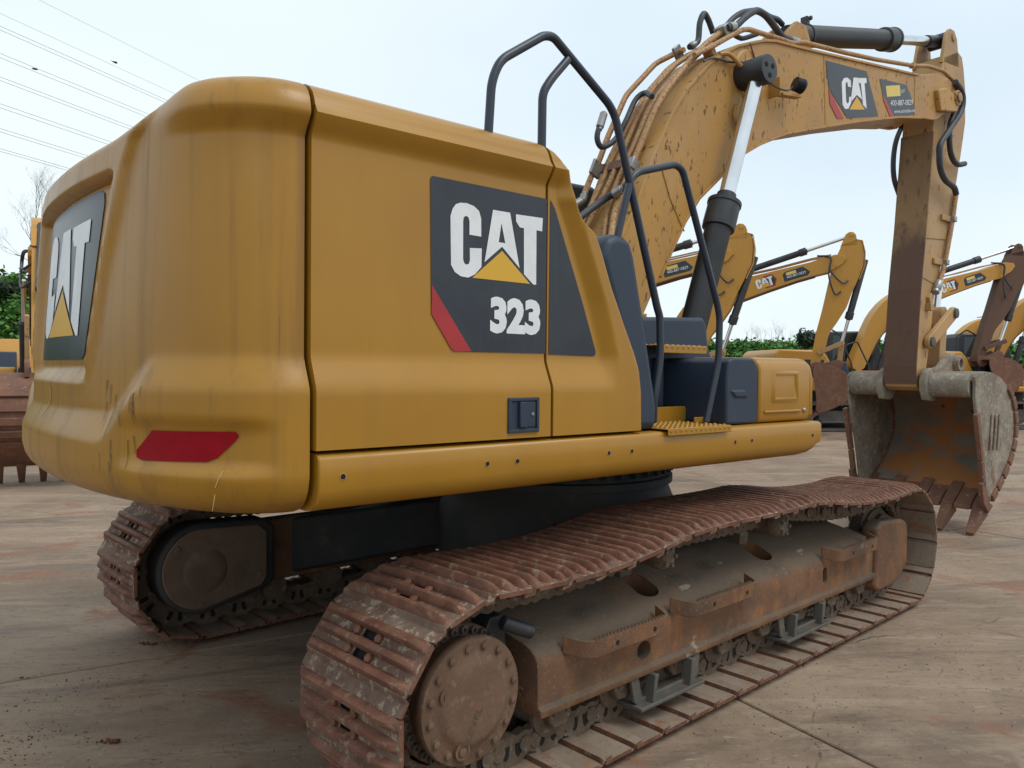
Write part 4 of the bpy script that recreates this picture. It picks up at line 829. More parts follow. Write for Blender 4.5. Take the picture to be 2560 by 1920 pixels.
# ---- final drives, sprockets
for sd_ in (-1,1):
    ax=(0,sd_,0); y0=sd_*1.0
    s=MB(); nt=11; prof=[]
    n=nt*8
    vs=[];
    for h in (-.022,.022):
        for k in range(n):
            ph=(k%8)/8; rd_=.285 if ph<.2 or ph>.8 else (.235 if .35<ph<.65 else .26); a=2*PI*k/n; vs.append((SPX+rd_*cos(a),sd_*CHY+h,SPZ+rd_*sin(a)))
    s.add(vs,[tuple(range(n-1,-1,-1)),tuple(range(n,2*n))]+[(k,(k+1)%n,(k+1)%n+n,k+n) for k in range(n)])
    SPK=ob('sprocket',s,'drive_mud',EX,bev=.004)
    s=MB(); s.lathe([(.18,0),(.238,.02),(.239,.12),(.235,.128),(.17,.13)],(SPX,sd_*1.17,SPZ),ax,48); ob('drive_ring',s,'drive_mud',SPK)
    for k in range(30):
        a=2*PI*k/30; s=MB(); c=(SPX+.220*cos(a),sd_*1.299,SPZ+.220*sin(a)); s.lathe([(.0135,0),(.0135,.016),(.0088,.017),(.0078,.006)],c,ax,12); ob('ring_bolt',s,'guard_grey',SPK)
    s=MB(); s.lathe([(.185,0),(.187,.03),(.195,.11),(.203,.15),(.212,.156),(.216,.165),(.216,.185),(.212,.192),(.205,.194),(.165,.196),(.150,.203),(.138,.212),(.120,.215),(.05,.2155)],(SPX-.005,sd_*1.20,SPZ+.005),ax,64); FD=ob('final_drive_cover',s,'drive_mud',SPK,sharp=30)
    if sd_<0:
        for k in range(16):
            a=2*PI*k/16+.15; c=(SPX-.005+.185*cos(a),sd_*1.395,SPZ+.005+.185*sin(a)); s=MB(); s.lathe([(.017,0),(.017,.0015),(.0125,.002),(.0125,.010),(.009,.012)],c,ax,12); ob('cover_bolt',s,'drive_mud',SPK)
        for c in ((-.125,.055),(-.06,-.145)):
            s=MB(); s.lathe([(.030,0),(.030,.010),(.024,.011),(.023,.006),(.014,.006),(.014,.012),(.006,.012)],(SPX+c[0],sd_*1.40,SPZ+c[1]),ax,24); ob('drain_plug',s,'drive_mud',SPK)
        m=text_mb('LEVEL',0,1,0,0,h=.026); al=R(62)
        m.v=[(SPX-.03+(x*.11)*cos(al)-z*sin(al),-1.4175,SPZ-.115+(x*.11)*sin(al)+z*cos(al)) for x,y,z in m.v]; ob('cast_mark',m,'chain_mud',SPK)
    # idler
    s=MB(); s.lathe([(.05,-.07),(.20,-.07),(.225,-.05),(.225,-.03),(.25,-.025),(.25,.025),(.225,.03),(.225,.05),(.20,.07),(.05,.07)],(IDX,sd_*CHY,IDZ),ax,40); IDL=ob('idler',s,'chain_mud',EX)
    s=MB(); s.lathe([(.12,.06),(.13,.10),(.10,.16),(.05,.165)],(IDX-.02,sd_*CHY,IDZ+.07),ax,24); ob('idler_hub',s,'frame_rust',IDL)
# ---- track frames
def fsec(x):
    # (y,z) section of the roller frame on the right; the sloped roof of the frame
    return [(-1.0,.255),(-1.40,.255),(-1.402,.285),(-1.384,.292),(-1.383,.425),(-1.379,.455),(-1.366,.483),(-1.345,.505),(-1.318,.522),(-1.10,.622),(-1.04,.632),(-1.0,.62)]
def frame_mesh(sg,lo,hi):
    s=MB(); n=12
    xs=[-1.56,-1.0,0,.9,1.40]
    for i,x in enumerate(xs):
        for k,(y,z) in enumerate(fsec(x)):
            xx=x
            if i==0: xx=x-.12*sst(.50,.63,z)
            if i==len(xs)-1: xx=x-.22*max(0,(z-.5)/.13)
            s.v.append((xx,sg*-y if sg>0 else y,z))
    fs=[]
    for i in range(len(xs)-1):
        for k in range(n):
            if lo<=k<hi: fs.append((i*n+k,(i+1)*n+k,(i+1)*n+(k+1)%n,i*n+(k+1)%n))
    if lo==0: fs+=[tuple(range(n-1,-1,-1)),tuple((len(xs)-1)*n+k for k in range(n))]
    s.f=fs; return s
for sg in (-1,1):
    TF=ob('track_frame',frame_mesh(sg,0,12),'frame_rust',EX,bev=.006,seg=2)
    # bottom rollers and their end caps
    for k in range(8):
        x=-1.40+k*.385
        m=MB(); m.lathe([(.03,-.17),(.075,-.17),(.075,-.11),(.095,-.105),(.095,-.085),(.075,-.08),(.075,.08),(.095,.085),(.095,.105),(.075,.11),(.062,.115),(.03,.12)],(x,sg*CHY,.205),(0,sg,0),28)
        RO=ob('bottom_roller',m,'chain_mud',EX)
        m=MB(); m.prism([(x-.06,.262),(x+.06,.262),(x+.06,.20),(x+.035,.165),(x-.035,.165),(x-.06,.20)],*sorted((sg*1.35,sg*1.26))); ob('roller_end_cap',m,'chain_mud',RO,bev=.008)
        for dx in (-.05,.05):
            m=MB(); m.hexbolt((x+dx*.7,sg*1.347,.225),(0,sg,0),.011,.012); ob('cap_bolt',m,'chain_mud',RO)
    if sg>0: continue
    # openings in the roof and side: dark pockets with a rim
    sl=Vector((0,.218,.100)).normalized(); nl=Vector((0,-.100,.218)).normalized()
    cut=MB()
    def ring(pl,base,u_,v_,n_,d0,d1):
        n=len(pl); cut.add([base+u_*a+v_*b+n_*d0 for a,b in pl]+[base+u_*a+v_*b+n_*d1 for a,b in pl],[tuple(range(n)),tuple(range(2*n-1,n-1,-1))]+[(k,k+n,(k+1)%n+n,(k+1)%n) for k in range(n)])
    def oval(w,l): return [(w*cos(a),(l if sin(a)>=0 else -l)+w*.75*sin(a)) for a in [2*PI*(k+.5)/28 for k in range(28)]]
    ex=Vector((1,0,0)); ez=Vector((0,0,1))
    for cx in (-.745,.265): ring(oval(.070,.030),Vector((cx,-1.318,.522))+sl*.105,ex,sl,nl,.03,-.27)
    ring(oval(.026,.024),Vector((.73,-1.383,.385)),ex,ez,Vector((0,-1,0)),.03,-.26)
    ring([(a,b) for a,b in oval(.045,.004)],Vector((-.93,-1.383,.358)),ex,ez,Vector((0,-1,0)),.03,-.26)
    cme=bpy.data.meshes.new('cut'); cme.from_pydata(cut.v,[],cut.f); bb=bmesh.new(); bb.from_mesh(cme); bmesh.ops.recalc_face_normals(bb,faces=bb.faces[:]); bb.to_mesh(cme); bb.free()
    bb=bmesh.new(); bb.from_mesh(TF.data); bmesh.ops.recalc_face_normals(bb,faces=bb.faces[:]); bb.to_mesh(TF.data); bb.free()
    cob=bpy.data.objects.new('cut',cme); COL.objects.link(cob); bo=TF.modifiers.new('openings','BOOLEAN'); bo.operation='DIFFERENCE'; bo.object=cob; bo.solver='EXACT'
    dg=bpy.context.evaluated_depsgraph_get(); nme=bpy.data.meshes.new_from_object(TF.evaluated_get(dg)); nme.name='track_frame'
    TF.modifiers.clear(); TF.data=nme; bpy.data.objects.remove(cob)
    nme.polygons.foreach_set('use_smooth',[True]*len(nme.polygons)); nme.set_sharp_from_angle(angle=R(35))
    # front guard box over the idler yoke
    g2=[(1.36,.20),(1.40,.565),(1.46,.60),(1.80,.575),(1.86,.55),(1.885,.50),(1.885,.27),(1.76,.195),(1.60,.165),(1.42,.165)]
    ob('idler_guard',MB().prism(g2,-1.405,-1.30),'frame_rust',EX,bev=.02,seg=3)
    ob('idler_yoke',MB().box(1.0,1.72,-1.29,-1.09,.24,.50),'frame_dust',EX,bev=.015)
    # serrated foot-step brackets
    for x0,x1,zc in ((-1.36,-.86,.475),(-.68,-.14,.49),(.76,1.28,.50)):
        pth=fil([(x0-.06,-1.375,zc+.02),(x0,-1.455,zc),(x1,-1.455,zc),(x1+.02,-1.375,zc+.02)],.05,5)
        m=MB(); n=len(pth); hh=.034
        for i,p in enumerate(pth):
            t=(pth[min(i+1,n-1)]-pth[max(i-1,0)]).normalized(); nn=Vector((t.y,-t.x,0)).normalized()*.006
            for q,dz in ((p+nn,-hh),(p-nn,-hh),(p-nn,hh),(p+nn,hh)): m.v.append((q.x,q.y,q.z+dz))
        m.f=[(i*4+k,i*4+(k+1)%4,(i+1)*4+(k+1)%4,(i+1)*4+k) for i in range(n-1) for k in range(4)]+[(3,2,1,0),tuple((n-1)*4+k for k in range(4))]
        FS=ob('foot_step',m,'frame_rust',TF,bev=.003)
        m=MB(); nn_=int((x1-x0-.06)/.022)
        for i in range(nn_):
            x=x0+.03+i*.022; m.prism([(x,zc+.033),(x+.009,zc+.046),(x+.018,zc+.033)],-1.461,-1.449)
        ob('step_teeth',m,'frame_rust',TF)['kind']='stuff'
        for x in (x0+.16,x1-.10):
            m=MB(); m.lathe([(.010,0),(.010,.0015)],(x,-1.461,zc-.002),(0,-1,0),12); ob('step_hole',m,'hole_dark',TF)
    # chain guides
    for x0,x1 in ((-1.02,-.52),(.20,.74)):
        m=MB(); m.prism([(x0,.255),(x0+.05,.255),(x0+.075,.16),(x1-.075,.16),(x1-.05,.255),(x1,.255),(x1-.02,.155),(x1-.06,.125),(x0+.06,.125),(x0+.02,.155)],-1.39,-1.372)
        m.prism([(x0+.02,.125),(x0+.02,.142),(x1-.02,.142),(x1-.02,.125)],-1.43,-1.30)
        for x in (x0+.10,x1-.13): m.prism([(x,.14),(x+.018,.14),(x+.045,.255),(x+.02,.255)],-1.425,-1.37)
        ob('chain_guide',m,'guard_grey',TF,bev=.004)
    # carrier rollers
    for x in (-.775,.235):
        m=MB(); m.lathe([(.02,-.11),(.055,-.11),(.055,.08),(.062,.085),(.062,.12),(.05,.14),(.045,.15),(.02,.152)],(x,-1.245,.728),(0,-1,0),28); CR=ob('carrier_roller',m,'chain_mud',EX)
        for k in range(5):
            a=2*PI*k/5; m=MB(); m.hexbolt((x+.038*cos(a),-1.39,.728+.038*sin(a)),(0,-1,0),.010,.018); ob('roller_bolt',m,'guard_grey',CR)
        ob('roller_post',MB().box(x-.04,x+.04,-1.16,-1.08,.60,.68),'frame_dust',CR)
    m=MB(); m.tube([(-1.72,-1.36,.64),(-1.60,-1.39,.585)],.026,12); m.prism([(-1.80,.50),(-1.72,.64),(-1.66,.64),(-1.64,.52)],-1.30,-1.10); ob('drive_hose_guard',m,'black_paint',EX,bev=.006)
# far frame inner side: motor cover plate
m=MB(); pl=[]
for k in range(17): a=R(100)+R(170)*k/16; pl.append((SPX+.255*cos(a),SPZ+.01+.255*sin(a)))
pl+=[(-1.50,.25),(-1.46,.30),(-1.46,.60),(-1.52,.655)]
MC=ob('motor_cover',MB().prism(pl,.90,1.06),'under_dark',EX,bev=.02,seg=3)
cx=sum(a for a,b in pl)/len(pl); pl2=[(cx+(a-cx)*.88,.43+(b-.43)*.88) for a,b in pl]
ob('cover_plate',MB().prism(pl2,.886,.90),'far_cover_mud',MC,bev=.008)
ob('cover_dome',MB().lathe([(.125,0),(.11,.010),(.07,.016),(.02,.017)],(SPX+.0,.888,SPZ),(0,-1,0),32),'far_cover_mud',MC,sharp=60)
for c in ((-2.03,.55),(-1.90,.225),(-1.56,.34)):
    m=MB(); m.hexbolt((c[0],.886,c[1]),(0,-1,0),.016,.014); ob('plate_bolt',m,'far_cover_mud',MC)
# ---- car body: X frame and slewing ring
m=MB(); m.lathe([(.75,.42),(.75,.70),(.70,.78),(.66,.88)],(0,0,0),(0,0,1),48); CB=ob('centre_frame',m,'under_dark',EX)
for sx in (-1,1):
    for sy in (-1,1):
        m=MB(); A=[(sx*.35,sy*.35),(sx*.05,sy*.72),(sx*.95,sy*1.08),(sx*1.42,sy*1.08)]
        zt=[.74,.74,.60,.60]; zb=[.46,.46,.26,.26]
        m.add([(a,b,z) for (a,b),z in zip(A,zb)]+[(a,b,z) for (a,b),z in zip(A,zt)],[(3,2,1,0),(4,5,6,7)]+[(k,(k+1)%4,(k+1)%4+4,k+4) for k in range(4)]); ob('frame_leg',m,'under_dark',CB,bev=.02)
m=MB(); m.lathe([(.60,.86),(.70,.865),(.70,.905),(.665,.91),(.665,.985),(.71,.99),(.71,1.095),(.5,1.097)],(0,0,0),(0,0,1),72); SR=ob('slewing_ring',m,'under_dark',EX)
for k in range(44):
    a=2*PI*k/44; m=MB(); m.hexbolt((.688*cos(a),.688*sin(a),.93),(0,0,1),.017,.05); ob('ring_bolt',m,'under_dark',SR)
s=MB(); s.box(-1.6,-.75,-.35,.35,.9,1.1); up('swivel_guard',s,'under_dark')
s=MB(); s.add([(-1.372,.50,.585),(-1.30,.50,.585),(-1.30,.50,.62),(-1.345,.50,.635),(-1.372,.50,.65)],[(0,1,2,3,4)])
# ================================================================== machines standing behind
BGM={}
def cached(key,fn,mats):
    if key not in BGM:
        me=fn(); 
        for m in mats: me.materials.append(MATS[m])
        BGM[key]=me
    return BGM[key]
def bg_boom():
    m=MB(); f0=(.2,1.86); m.prism([(a-f0[0],b-f0[1]) for a,b in BT+[(4.55,4.40),(4.9,4.46),(5.12,4.42),(5.17,4.33),(5.05,4.19),(4.72,4.01)]+BB[::-1]+FOOT],-.21,.21); return mesh(m,'far_boom')
def bg_plate():
    m=strip([(a-.2,b-1.86) for a,b in BB],.02,-.225,.225,-1); return mesh(m,'far_boom_plate')
def bg_stick():
    f0=(5.06,4.30); m=MB(); m.prism([(a-f0[0],b-f0[1]) for a,b in SK],-.15,.15)
    m.prism([(a-f0[0],b-f0[1]) for a,b in ear],-.15,-.11); m.prism([(a-f0[0],b-f0[1]) for a,b in ear],.11,.15)
    m.lathe([(.05,-.17),(.05,.17)],(5.235-f0[0],0,4.97-f0[1]),(0,1,0),16); return mesh(m,'far_stick')
def bg_front():
    f0=(5.06,4.30); fr=[(5.37,4.84),(5.50,4.82),(5.59,4.53),(5.61,4.18),(5.51,3.82)]; m=strip([(a-f0[0],b-f0[1]) for a,b in fr],.02,-.16,.16,1); return mesh(m,'far_stick_face')
def cylm(L0,rb,rr,sp):
    s_=MB(); S=sp*L0; s_.lathe([(rb*.9,0),(rb,.02),(rb,S-.22),(rb*1.22,S-.21),(rb*1.22,S-.03),(rb*.7,S-.02),(rb*.65,S)],(0,0,0),(1,0,0),16); return mesh(s_,'far_cylinder')
def rodm(L0,rr,sp):
    s_=MB(); s_.lathe([(rr,sp*L0),(rr,L0)],(0,0,0),(1,0,0),12); return mesh(s_,'far_rod')
def bg_bucket():
    f0=(4.635,1.452); m=MB(); P=[(a-f0[0],b-f0[1]) for a,b in shell]
    P=[Vector(p) for p in P]; n=len(P)
    for i,p in enumerate(P):
        t=(P[min(i+1,n-1)]-P[max(i-1,0)]).normalized(); nn=Vector((-t.y,t.x))
        for y,d in ((-.60,0),(.60,0),(.60,-.03),(-.60,-.03)): m.v.append((p.x+nn.x*d,y,p.y+nn.y*d))
    m.f=[(i*4+k,i*4+(k+1)%4,(i+1)*4+(k+1)%4,(i+1)*4+k) for i in range(n-1) for k in range(4)]+[(3,2,1,0),tuple((n-1)*4+k for k in range(4))]
    sp_=[(a-f0[0],b-f0[1]) for a,b in side]
    m.prism(sp_,-.62,-.59); m.prism(sp_,.59,.62)
    for y in (-.22,.16): m.prism([(a-f0[0],b-f0[1]) for a,b in hp],y,y+.06)
    for i in (6,7,8,9,10):
        p=P[i]; t=(P[i+1]-P[i-1]).normalized(); nn=Vector((-t.y,t.x)); m.obox((p.x+nn.x*.015,0,p.y+nn.y*.015),(t.x*.05,0,t.y*.05),(0,.61,0),(nn.x*.02,0,nn.y*.02))
    return mesh(m,'far_bucket')
def bg_tooth():
    f0=(4.635,1.452); m=MB(); V=[(5.10,-.06,.46),(5.10,.06,.46),(5.03,.06,.30),(5.03,-.06,.30),(4.655,-.036,.03),(4.655,.036,.03),(4.69,.036,.0),(4.69,-.036,.0)]
    m.add([(a-f0[0],b,c-f0[1]) for a,b,c in V],[(0,1,2,3),(0,4,5,1),(4,7,6,5),(3,2,6,7),(0,3,7,4),(1,5,6,2)]); return mesh(m,'far_tooth')
def bg_track():
    m=MB(); pts=[]
    for k in range(13): a=R(90)+R(180)*k/12; pts.append((-1.8+.40*cos(a),.42+.40*sin(a)))
    for k in range(13): a=R(270)+R(180)*k/12; pts.append((1.8+.40*cos(a),.42+.40*sin(a)))
    n=len(pts); inn=[(a*.90,.42+(b-.42)*.82) for a,b in pts]
    for y in (-.3,.3): m.v+= [(a,y,b) for a,b in pts]
    for y in (-.3,.3): m.v+= [(a,y,b) for a,b in inn]
    m.f=[(k,(k+1)%n,n+(k+1)%n,n+k) for k in range(n)]+[(2*n+k,3*n+k,3*n+(k+1)%n,2*n+(k+1)%n) for k in range(n)]+[(k,2*n+k,2*n+(k+1)%n,(k+1)%n) for k in range(n)]+[(n+k,n+(k+1)%n,3*n+(k+1)%n,3*n+k) for k in range(n)]
    for k in range(40):
        x=-1.75+k*.09; m.box(x,x+.02,-.3,.3,.815,.845)
    for a,b in inn[::3]: m.lathe([(.09,-.2),(.09,.2)],(a*.93,0,.42+(b-.42)*.5),(0,1,0),10)
    m.box(-1.5,1.5,-.2,.2,.28,.58); return mesh(m,'far_track')
def bg_body():
    m=MB(); m.prism([(-2.75,1.12),(-2.8,1.4),(-2.74,2.15),(-2.6,2.28),(-1.4,2.26),(-1.25,2.1),(-.85,1.3),(-.85,1.12)],-1.32,1.30); m.box(-.85,.75,-1.32,-.45,1.08,1.26); m.box(-.85,1.2,.40,1.32,1.08,1.26); return mesh(m,'far_body')
def bg_box():
    m=MB(); m.prism([(.1,1.262),(.1,1.58),(.14,1.60),(.60,1.60),(.66,1.55),(.68,1.262)],-1.30,-.5); return mesh(m,'far_box')
def bg_house():
    m=MB(); m.prism([(-.85,1.262),(-.85,1.95),(-.7,1.95),(-.55,1.5),(.09,1.5),(.09,1.262)],-1.28,-.5); m.box(-.85,.4,-.45,.38,1.0,1.6); return mesh(m,'far_housing')
def bg_cab():
    m=MB(); m.prism([(-.45,1.262),(-.45,2.75),(-.35,2.88),(.85,2.90),(1.05,2.80),(1.30,2.0),(1.32,1.262)],.42,1.34); return mesh(m,'far_cab')
def bg_rail(): 
    m=MB(); m.tube(fil([(-.5,-1.2,1.3),(-.5,-1.2,1.85),(-.85,-1.2,2.7),(-1.2,-1.2,2.9),(-1.5,-1.2,2.7),(-1.5,-1.2,2.2)],.06,4),.022,8); return mesh(m,'far_rail')
def bg_rail2():
    m=MB(); m.tube(fil([(-.75,-1.2,1.9),(-.68,-1.2,2.42),(-.36,-1.2,2.52),(-.02,-1.2,1.85),(-.02,-1.2,1.27)],.06,4),.022,8); return mesh(m,'far_rail')
def hexlogo(cx,cz,w,y,ang):
    h=w*.60; a,b=w/2,h/2
    def P(L_): return [(cx+(x*cos(ang)-z*sin(ang)),cz+(x*sin(ang)+z*cos(ang))) for x,z in L_]
    hexo=[(-.1*w,-b),(.34*w,-b),(a,0),(.34*w,b),(-.1*w,b)]
    hexi=[(-.1*w,-b*.82),(.31*w,-b*.82),(.43*w,0),(.31*w,b*.82),(-.1*w,b*.82)]
    def lt(p): return [((x+1.573)/.43*.80*w-.10*w,(z-1.99)/.27*.80*h) for x,z in p]
    back=[(-.53*w,-b*.84),(.33*w,-b*.84),(.33*w,b*.84),(-.53*w,b*.84)]
    return P(hexo),P(hexi),[P(lt(p)) for p in lw],P(lt(tri)),P(back)
def far_excavator(label,root,az,sc=1.,brot=0,srot=0,krot=0,old=False,paint='yellow_far',stickm=None,full=True,body=True,uprot=0):
    E=tag(empty('excavator',root,az),label,'excavator','excavators parked in rows across the yard'); E.scale=(sc,)*3
    b=ob('body',cached('body',bg_body,[paint]),paint,E,bev=.05)
    ob('storage_box',cached('box',bg_box,[paint]),paint,E,bev=.03); ob('step_housing',cached('house',bg_house,['dark_plastic']),'dark_plastic',E,bev=.03)
    cb=ob('cab',cached('cab',bg_cab,['cab_dark']),'cab_dark',E,bev=.05)
    ob('window_pane',flat([[(-.3,1.9),(1.0,1.9),(.82,2.78),(-.3,2.76)]],.415),'glass_dark',cb); ob('window_pane',MB().add([(1.31,.5,2.0),(1.31,1.26,2.0),(1.07,1.26,2.76),(1.07,.5,2.76)],[(0,1,2,3)]),'glass_dark',cb)
    ob('handrail',cached('rail',bg_rail,['far_black']),'far_black',E); ob('handrail',cached('rail2',bg_rail2,['far_black']),'far_black',E)
    ob('body_decal',flat([[(-1.9,2.0),(-1.35,2.0),(-1.35,1.5),(-1.75,1.5),(-1.9,1.62)]],-1.325),'decal_black',b)
    for y in (-1.19,1.19): ob('track',cached('track',bg_track,['far_track']),'far_track',E).location=(0,y,0)
    ob('car_body',MB().box(-.7,.7,-.95,.95,.45,1.1),'under_dark',E)
    F0=Vector((.2,0,1.86)); 
    bm=ob('boom',cached('boom'+paint,bg_boom,[paint]),paint,E,bev=.008); bm.location=F0; bm.rotation_euler=(0,-brot,0)
    ob('bottom_plate',cached('bplate',bg_plate,['stick_dirt']),'stick_dirt',bm)
    def rt(v,a): return Vector((v[0]*cos(a)-v[1]*sin(a),v[0]*sin(a)+v[1]*cos(a)))
    pv=rt((4.86,2.44),brot); PV=Vector((F0.x+pv.x,0,F0.z+pv.y))
    st=ob('stick',cached('stick'+(stickm or paint),bg_stick,[stickm or paint]),paint,E,bev=.008); st.location=PV; st.rotation_euler=(0,-srot,0)
    ob('stick_face',cached('sface'+paint,bg_front,[paint]),paint,st)
    def stp(x,z): q=rt((x-5.06,z-4.30),srot); return Vector((PV.x+q.x,0,PV.z+q.y))
    def bmp(x,z): q=rt((x-.2,z-1.86),brot); return Vector((F0.x+q.x,0,F0.z+q.y))
    def place(A,B,y,rb,rr,sp,nm):
        d=B-A; L0=d.length; me=cylm(L0,rb,rr,sp); me.materials.append(MATS['far_black']); c=ob(nm,me,'far_black',E); c.location=(A.x,y,A.z); c.rotation_euler=(0,-math.atan2(d.z,d.x),0)
        mr=rodm(L0,rr,sp); mr.materials.append(MATS['chrome']); ob('piston_rod',mr,'chrome',c)
    place(bmp(2.42,4.24),stp(5.235,4.97),0,.085,.045,.62,'stick_cylinder')
    for y in (-.33,.33): place(Vector((.65,0,1.35)),bmp(1.5,3.62),y,.085,.05,.6,'boom_cylinder')
    place(stp(5.62,4.35),stp(5.24,2.12),0,.085,.045,.72,'bucket_cylinder')
    def lk(A,B,y,r_,nm):
        d=B-A; m=MB(); m.prism([(-r_,0),(-r_*.7,r_),(d.length+r_*.7,r_),(d.length+r_,0),(d.length+r_*.7,-r_),(-r_*.7,-r_)],-.03,.03); c=ob(nm,m,stickm or 'stick_paint',E,bev=.01); c.location=(A.x,y,A.z); c.rotation_euler=(0,-math.atan2(d.z,d.x),0)
    for y in (-.2,.2): lk(stp(4.71,1.84),stp(5.24,2.12),y,.06,'bucket_link')
    KP=stp(4.635,1.452); q=rt((.57,.18),krot); lk(stp(5.24,2.12),KP+Vector((q.x,0,q.y)),0,.07,'power_link')
    bk=ob('bucket',cached('bucket',bg_bucket,['bucket_rust']),'bucket_rust',E,bev=.006); bk.location=KP; bk.rotation_euler=(0,-krot,0)
    for k in range(5): ob('tooth',cached('tooth',bg_tooth,['bucket_rust']),'bucket_rust',bk).location=(0,-.52+k*.26,0)
    # hoses at the boom tip
    tip=bmp(4.9,4.35); m=MB()
    for dy,ex,ez in ((-.23,5.20,3.75),(-.25,5.05,3.45)):
        e_=stp(ex,ez); m.tube(spl([(tip.x-.45,-.17,tip.z+.10),(tip.x-.12,dy-.03,tip.z+.02),(tip.x-.16+.2*(ex-5.05),dy-.06,(tip.z+e_.z)/2),(e_.x-.10,dy-.04,e_.z-.05),(e_.x+.05,-.16,e_.z+.02)],5),.022,7)
    ob('hydraulic_hose',m,'rubber_hose',E); m=MB(); pp=[bmp(x,z) for x,z in ((1.6,4.0),(2.2,4.13),(3.4,4.27),(4.3,4.42),(4.8,4.47))]
    m.tube([(p.x,-.17,p.z) for p in pp],.02,7); m.tube([(p.x,.10,p.z) for p in pp],.02,7); ob('steel_pipe',m,'yellow_pipe',E)
    # name and dealer decals on the boom, in boom coordinates
    ang=R(12); HO,HI,LE,TR,BK_=hexlogo(3.14-.2,3.915-1.86,.56,0,ang); y=-.212
    ob('boom_decal',flat([HO],y),'decal_red',bm); ob('boom_decal_field',flat([BK_[:1]+BK_[1:]],y-.001) if False else flat([HI],y-.001),'decal_black',bm)
    ob('boom_lettering_shadow',flat([BK_],y-.0015),'decal_black',bm) if False else None
    ob('boom_lettering',flat(LE,y-.003),'decal_white',bm); ob('boom_triangle',flat([TR],y-.003),'decal_yellow',bm)
    def P2(L_): return [(3.90-.2+(x*cos(ang)-z*sin(ang)),4.06-1.86+(x*sin(ang)+z*cos(ang))) for x,z in L_]
    ob('dealer_decal',flat([P2([(-.33,-.13),(.28,-.13),(.36,-.06),(.22,.13),(-.26,.13),(-.33,.07)])],y),'decal_black',bm); ob('dealer_sticker',flat([P2([(-.24,.02),(.02,.02),(.02,.10),(-.24,.10)])],y-.002),'sticker_yellow',bm)
    m=text_mb('400-887-0829',0,1,0,y-.002,h=1); m.v=[(*P2([(-.25+x*.5,-.06+z*.065)])[0],yy) for x,yy,z in m.v]; m.v=[(a,c,b_) for a,b_,c in m.v]; ob('dealer_phone_number',m,'decal_white',bm)
    return E
# row beyond the bucket, nearest first
def tipdx(sc,b): return sc*(.2+4.86*cos(b)-2.44*sin(b))
def rootfrom(P,az,dx): return (P[0]-dx*cos(az),P[1]-dx*sin(az),0)
A1_=R(-64)
far_excavator('yellow excavator whose stick hangs just right of the foreground boom cylinder',rootfrom((10.60,5.32),A1_,tipdx(.885,R(1))),A1_,.885,R(1),R(-8),R(-8))
far_excavator('yellow excavator with hanging stick and brown bucket, left of the muddy foreground bucket',rootfrom((15.29,5.06),A1_,tipdx(.915,R(3))),A1_,.915,R(4),R(-4),R(-10))
A3=R(-40)
far_excavator('yellow excavator with hexagon decal on its raised boom behind the foreground stick',rootfrom((17.99,5.90),A3,.2*.95),A3,.93,R(6),R(-9),R(0),stickm='stick_dirt')
A4=R(-38)
far_excavator('yellow excavator farthest right with arched boom and chrome rod, cab showing below',rootfrom((28.95,7.31),A4,.2),A4,.95,R(-4),R(0),R(0))
A5=R(-42)
far_excavator('yellow excavator at the right edge showing the foot of its boom above the bucket',rootfrom((22.33,3.89),A5,.2),A5,.95,R(4),R(10),R(0))
AL=R(258)
far_excavator('yellow excavator at the left edge, brown bucket down, mostly hidden by the counterweight',(-1.03-7.5*.93*cos(AL),8.45-7.5*.93*sin(AL),0),AL,.93,R(-10),R(55),0)
# ================================================================== bank, vegetation, trees, wires, birds
rb=random.Random(11)
line=[(-60,50),(-25,36),(-8,31),(3,30.5),(14,31),(26,33),(38,31),(46,23.5),(56,12),(66,-2),(80,-20),(95,-45)]
hts=[4.5,4.6,4.6,4.5,4.0,3.6,3.4,3.4,3.3,3.3,3.3,3.3]
bl=[]
for (a,b),(c,d),h0,h1 in zip(line,line[1:],hts,hts[1:]):
    for k in range(8): t=k/8; bl.append((a+(c-a)*t,b+(d-b)*t,h0+(h1-h0)*t))
bl.append((*line[-1],hts[-1]))
bk_=MB(); prof=[(-1.8,-.03),(-1.2,.9),(-.5,2.6),(.4,3.4),(1.6,3.75),(4,3.7),(9,3.4),(20,3.0)]
nb_=len(prof); bpts=[]
for i,(x,y,h) in enumerate(bl):
    a=bl[max(0,i-1)]; c=bl[min(len(bl)-1,i+1)]; t=Vector((c[0]-a[0],c[1]-a[1])).normalized(); nn=Vector((-t.y,t.x))
    for d,z in prof:
        j=rb.uniform(-.12,.12) if 0<z else 0
        bk_.v.append((x+nn.x*(d+j),y+nn.y*(d+j),z*h/3.75+j if z>0 else z))
bk_.f=[(i*nb_+k,(i+1)*nb_+k,(i+1)*nb_+k+1,i*nb_+k+1) for i in range(len(bl)-1) for k in range(nb_-1)]
struct(ob('embankment',bk_,'bank_soil',sharp=80))
